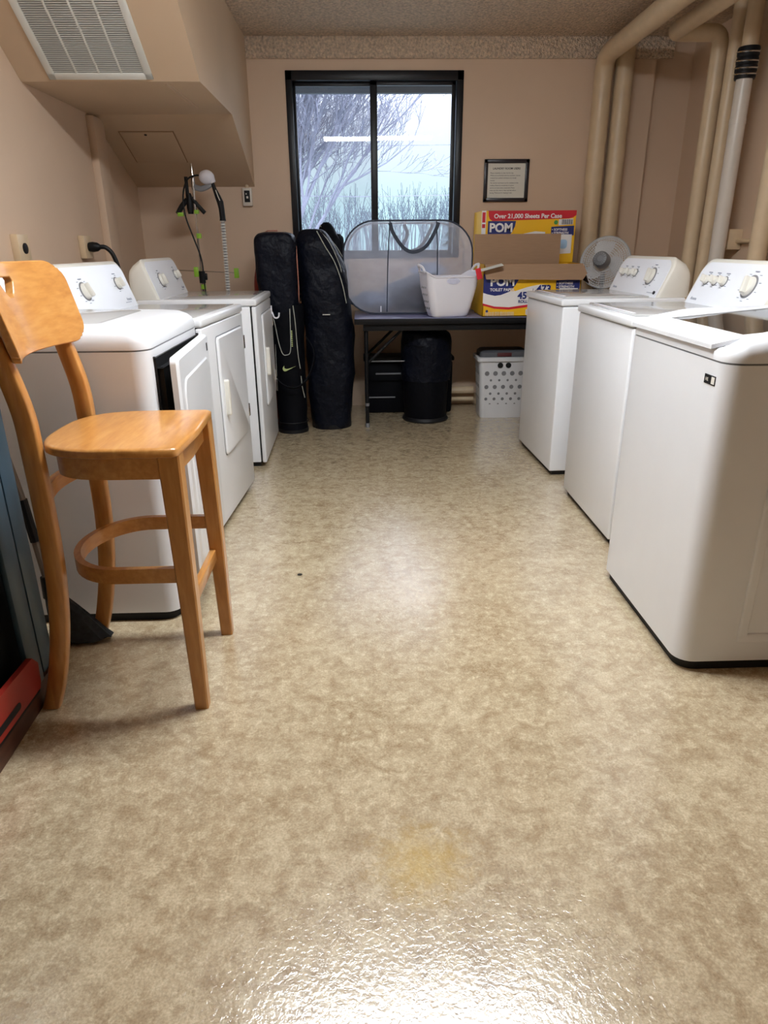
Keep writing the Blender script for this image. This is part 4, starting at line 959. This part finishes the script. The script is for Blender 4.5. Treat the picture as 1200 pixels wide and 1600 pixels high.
b = nb(); box(b, -.125, -.085, -.012, .012, 1.415, 1.44, .003); box(b, -.01, .02, -.012, .012, 1.43, 1.455, .003); c = obj('hanger_clip', b, M_lime, g)
b = nb(); tube(b, smooth([(.07, -.03, 1.66), (.03, -.03, 1.665), (-.03, -.03, 1.64), (-.07, -.02, 1.55), (-.07, -.02, 1.42), (-.03, -.02, 1.28), (.01, -.02, 1.14), (.015, -.02, .99), (.02, 0, .6), (.03, 0, .25)]), .0055, 8); obj('cord', b, M_dark, g)
for x, z in ((.008, 1.29), (-.035, 1.055), (.245, 1.045), (.005, .955)):
    b = nb(); s = .5 if abs(x) < .02 else 1; box(b, x - .016, x + .016, -.022, -.002, z - .033 * s, z + .033 * s, .003); obj('clip', b, M_lime, g)
b = nb(); tube(b, [(-.16, -.012, 1.068), (.24, -.012, 1.048)], .0035, 8); obj('cross_rod', b, M_chrome, g)

# ------------------------------------------------------------------ left edge: cabinet, base plank, red case, broom
g = thing('storage_cabinet', 'dark slate-blue storage cabinet with open black front at the left edge', 'cabinet', (-1.18, 1.60, .07))
b = nb(); box(b, -.24, .235, -.55, .125, 0, .015); box(b, -.24, .235, .105, .125, 0, .90, .002); box(b, -.24, .235, -.55, .125, .885, .90, .002); box(b, -.24, -.22, -.55, .125, 0, .9); obj('carcass', b, M_slate, g)
b = nb(); box(b, .19, .238, .127, .195, 0, .99, .002); obj('corner_post', b, M_slate, g)
b = nb(); box(b, .235, .25, .03, .10, 0, .90, .003); obj('front_stile', b, M_slate, g)
b = nb(); box(b, .232, .248, -.54, .02, .50, .885, .004); d_ = obj('drawer_front', b, M_slate, g)
b = nb(); box(b, .247, .262, -.40, -.12, .66, .68, .004); obj('drawer_pull', b, M_dark, d_)
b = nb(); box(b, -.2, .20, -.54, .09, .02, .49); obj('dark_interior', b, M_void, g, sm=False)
b = nb(); prism(b, [(-1.45, .85), (-.915, .85), (-.925, 1.45), (-.935, 1.80), (-1.45, 1.80)], 'z', 0, .07)
tag(obj('wooden_plinth', b, M_base, sm=False), 'dark brown wooden plinth on the floor under the slate cabinet', 'plinth')
g = thing('red_case', 'flat red-orange plastic case with dark handle slot, standing in the slate cabinet base', 'case', (-.930, 1.505, .07), R(0))
b = nb(); cp = [(-.30, .012), (.13, .012), (.14, .03), (.145, .085), (.12, .115), (-.30, .125)]
loft(b, [[(.002, *p) for p in cp], [(.018, *p) for p in cp]]); obj('shell', b, M_redpl, g, sm=False)
b = nb(); box(b, .002, .016, -.30, .13, 0, .012, .001); obj('foot_strip', b, M_dark, g)
b = nb(); hp = rrect(-.12, .02, .03, .05, .01, 4); loft(b, [[(.0182, *p) for p in hp], [(.0195, *p) for p in hp]]); obj('handle_slot', b, M_dark, g)
g = thing('broom', 'dark-bristled broom with grey handle leaning between the cabinet and the dryer', 'broom', (-1.0, 2.02, 0))
b = nb(); rs = []
for i in range(8):
    t = i / 7; z = .012 + .17 * t; w_ = .075 * (1 - t) ** .8 + .02; d__ = .03 * (1 - t) + .018; cx = .055 * (1 - t); 
    rs.append([Vector((cx - .02 * t + w_ * math.cos(2 * PI * k / 24) * (1 + .08 * ((k % 2) - .5)), d__ * math.sin(2 * PI * k / 24), z + (.012 * ((k * 7) % 5) / 5 if i == 0 else 0))) for k in range(24)])
loft(b, rs); obj('bristles', b, M_bristle, g, ang=20)
b = nb(); tube(b, [(-.02, 0, .17), (-.03, 0, .24)], [.03, .018], 12); obj('collar', b, M_dark, g)
b = nb(); tube(b, [(-.043, .004, .36), (-.058, .009, .50)], .0145, 10); obj('grip_sleeve', b, M_dark, g)
b = nb(); tube(b, smooth([(-.028, 0, .22), (-.06, .01, .5), (-.10, .0, .8), (-.135, -.0, 1.02)]), .012, 10); obj('handle', b, M_handle, g)
# speck of lint
b = nb(); blob(b, (-.26, 2.465, .004), .009, .006, .004, 2, .3); tag(obj('lint_speck', b, M_debris), 'tiny dark speck of lint on the floor in front of the middle dryer', 'debris')

# ------------------------------------------------------------------ outdoors
b = nb(); box(b, -60, 60, 5.8, 150, -.5, -.4); tag(obj('lawn', b, M_ground, sm=False), None, None, None, 'structure')
b = nb(); box(b, -3, 4, 5.75, 6.75, 2.62, 2.72); box(b, -3, 4, 6.70, 6.75, 2.42, 2.72); tag(obj('roof_eave', b, M_eave, sm=False), None, None, None, 'structure')
random.seed(7)
def branch(bm, p, d, ln, r, lv):
    seg = 5 if lv < 3 else 3; pts = [p.copy()]; rad = [r]; q = p.copy(); dd = d.copy(); kids = []
    for i in range(seg):
        dd = (dd + Vector((random.uniform(-.16, .16), random.uniform(-.12, .12), random.uniform(-.06, .16)))).normalized(); q = q + dd * ln / seg; pts.append(q.copy()); rad.append(max(.0045, r * (1 - .55 * (i + 1) / seg))); kids.append((q.copy(), dd.copy(), rad[-1]))
    tube(bm, pts, rad, 6 if lv < 2 else (4 if lv < 3 else 3), cap=False)
    if lv >= 6: return
    for (q, dk, rk) in kids:
        for s in range(random.choice((1, 2)) if lv < 2 else (random.choice((1, 1, 2)) if lv < 4 else 1)):
            ax = Vector((random.uniform(-1, 1), random.uniform(-.6, .6), random.uniform(-.3, 1))).normalized()
            nd = (dk + ax * random.uniform(.5, .95)).normalized()
            branch(bm, q, nd, ln * random.uniform(.48, .66), rk * .55, lv + 1)
b = nb()
base = Vector((-1.75, 14.0, -.4))
for dx, r_, l_ in (((-.15, 0, 1), .065, 3.6), ((.10, .05, 1), .08, 4.2), ((.35, .0, .95), .06, 4.4), ((.62, .0, .8), .05, 4.2), ((-.4, .1, .9), .05, 3.4), ((.02, -.1, 1), .06, 4.6), ((.22, .1, 1), .055, 4.8), ((-.05, .1, 1), .05, 4.8)):
    branch(b, base + Vector((dx[0] * .7, 0, 1.1)), Vector(dx).normalized(), l_ * .74, r_ * .85, 1)
tube(b, [base, base + Vector((0, 0, 1.25))], [.26, .2], 10)
tag(obj('bare_tree', b, M_bark, sm=False), 'large bare winter tree outside, left side of the window', 'tree')
b = nb()
for i in range(40):
    x0_ = -9 + i * .75 + random.uniform(-.3, .3); y0_ = 42 + random.uniform(-3, 3); h = random.uniform(3.4, 4.9)
    for k in range(20):
        px = random.uniform(-.7, .7); tp = Vector((x0_ + px * 1.6 + random.uniform(-.3, .3), y0_, h * random.uniform(.6, 1)))
        mid = Vector((x0_ + px, y0_, h * .4)); tube(b, [(x0_ + px * .5, y0_, -.4), mid, tp], [.035, .025, .010], 3, cap=False)
        for j in range(3):
            s0 = mid.lerp(tp, random.uniform(.1, .8)); tube(b, [s0, s0 + Vector((random.uniform(-.5, .5), 0, random.uniform(.4, .9)))], [.014, .008], 3, cap=False)
tag(obj('leafless_thicket', b, M_twig, sm=False), 'pale leafless thicket along the far side of the lawn outside', 'thicket', None, 'stuff')
b = nb()
for k in range(8):
    z0 = .2 + k * .38; r_ = 1.0 * (1 - k / 8.6); lathe(b, [(r_, z0), (r_ * .4, z0 + .3), (.04, z0 + .62)], None, 14)
tube(b, [(0, 0, -.4), (0, 0, 1)], .12, 8)
o = obj('conifer', b, M_conifer); o.location = (4.45, 35, 0); tag(o, 'single small conifer in the distance, lower right of the window', 'tree')
for z in (4.3, 2.75):
    b = nb(); tube(b, [(-30, 26, z + .5), (0, 26, z), (30, 26, z + .3)], .012, 4); tag(obj('power_line', b, M_bark), 'upper thin power line crossing the sky outside' if z > 3 else 'lower thin power line crossing in front of the far bushes', 'power line')
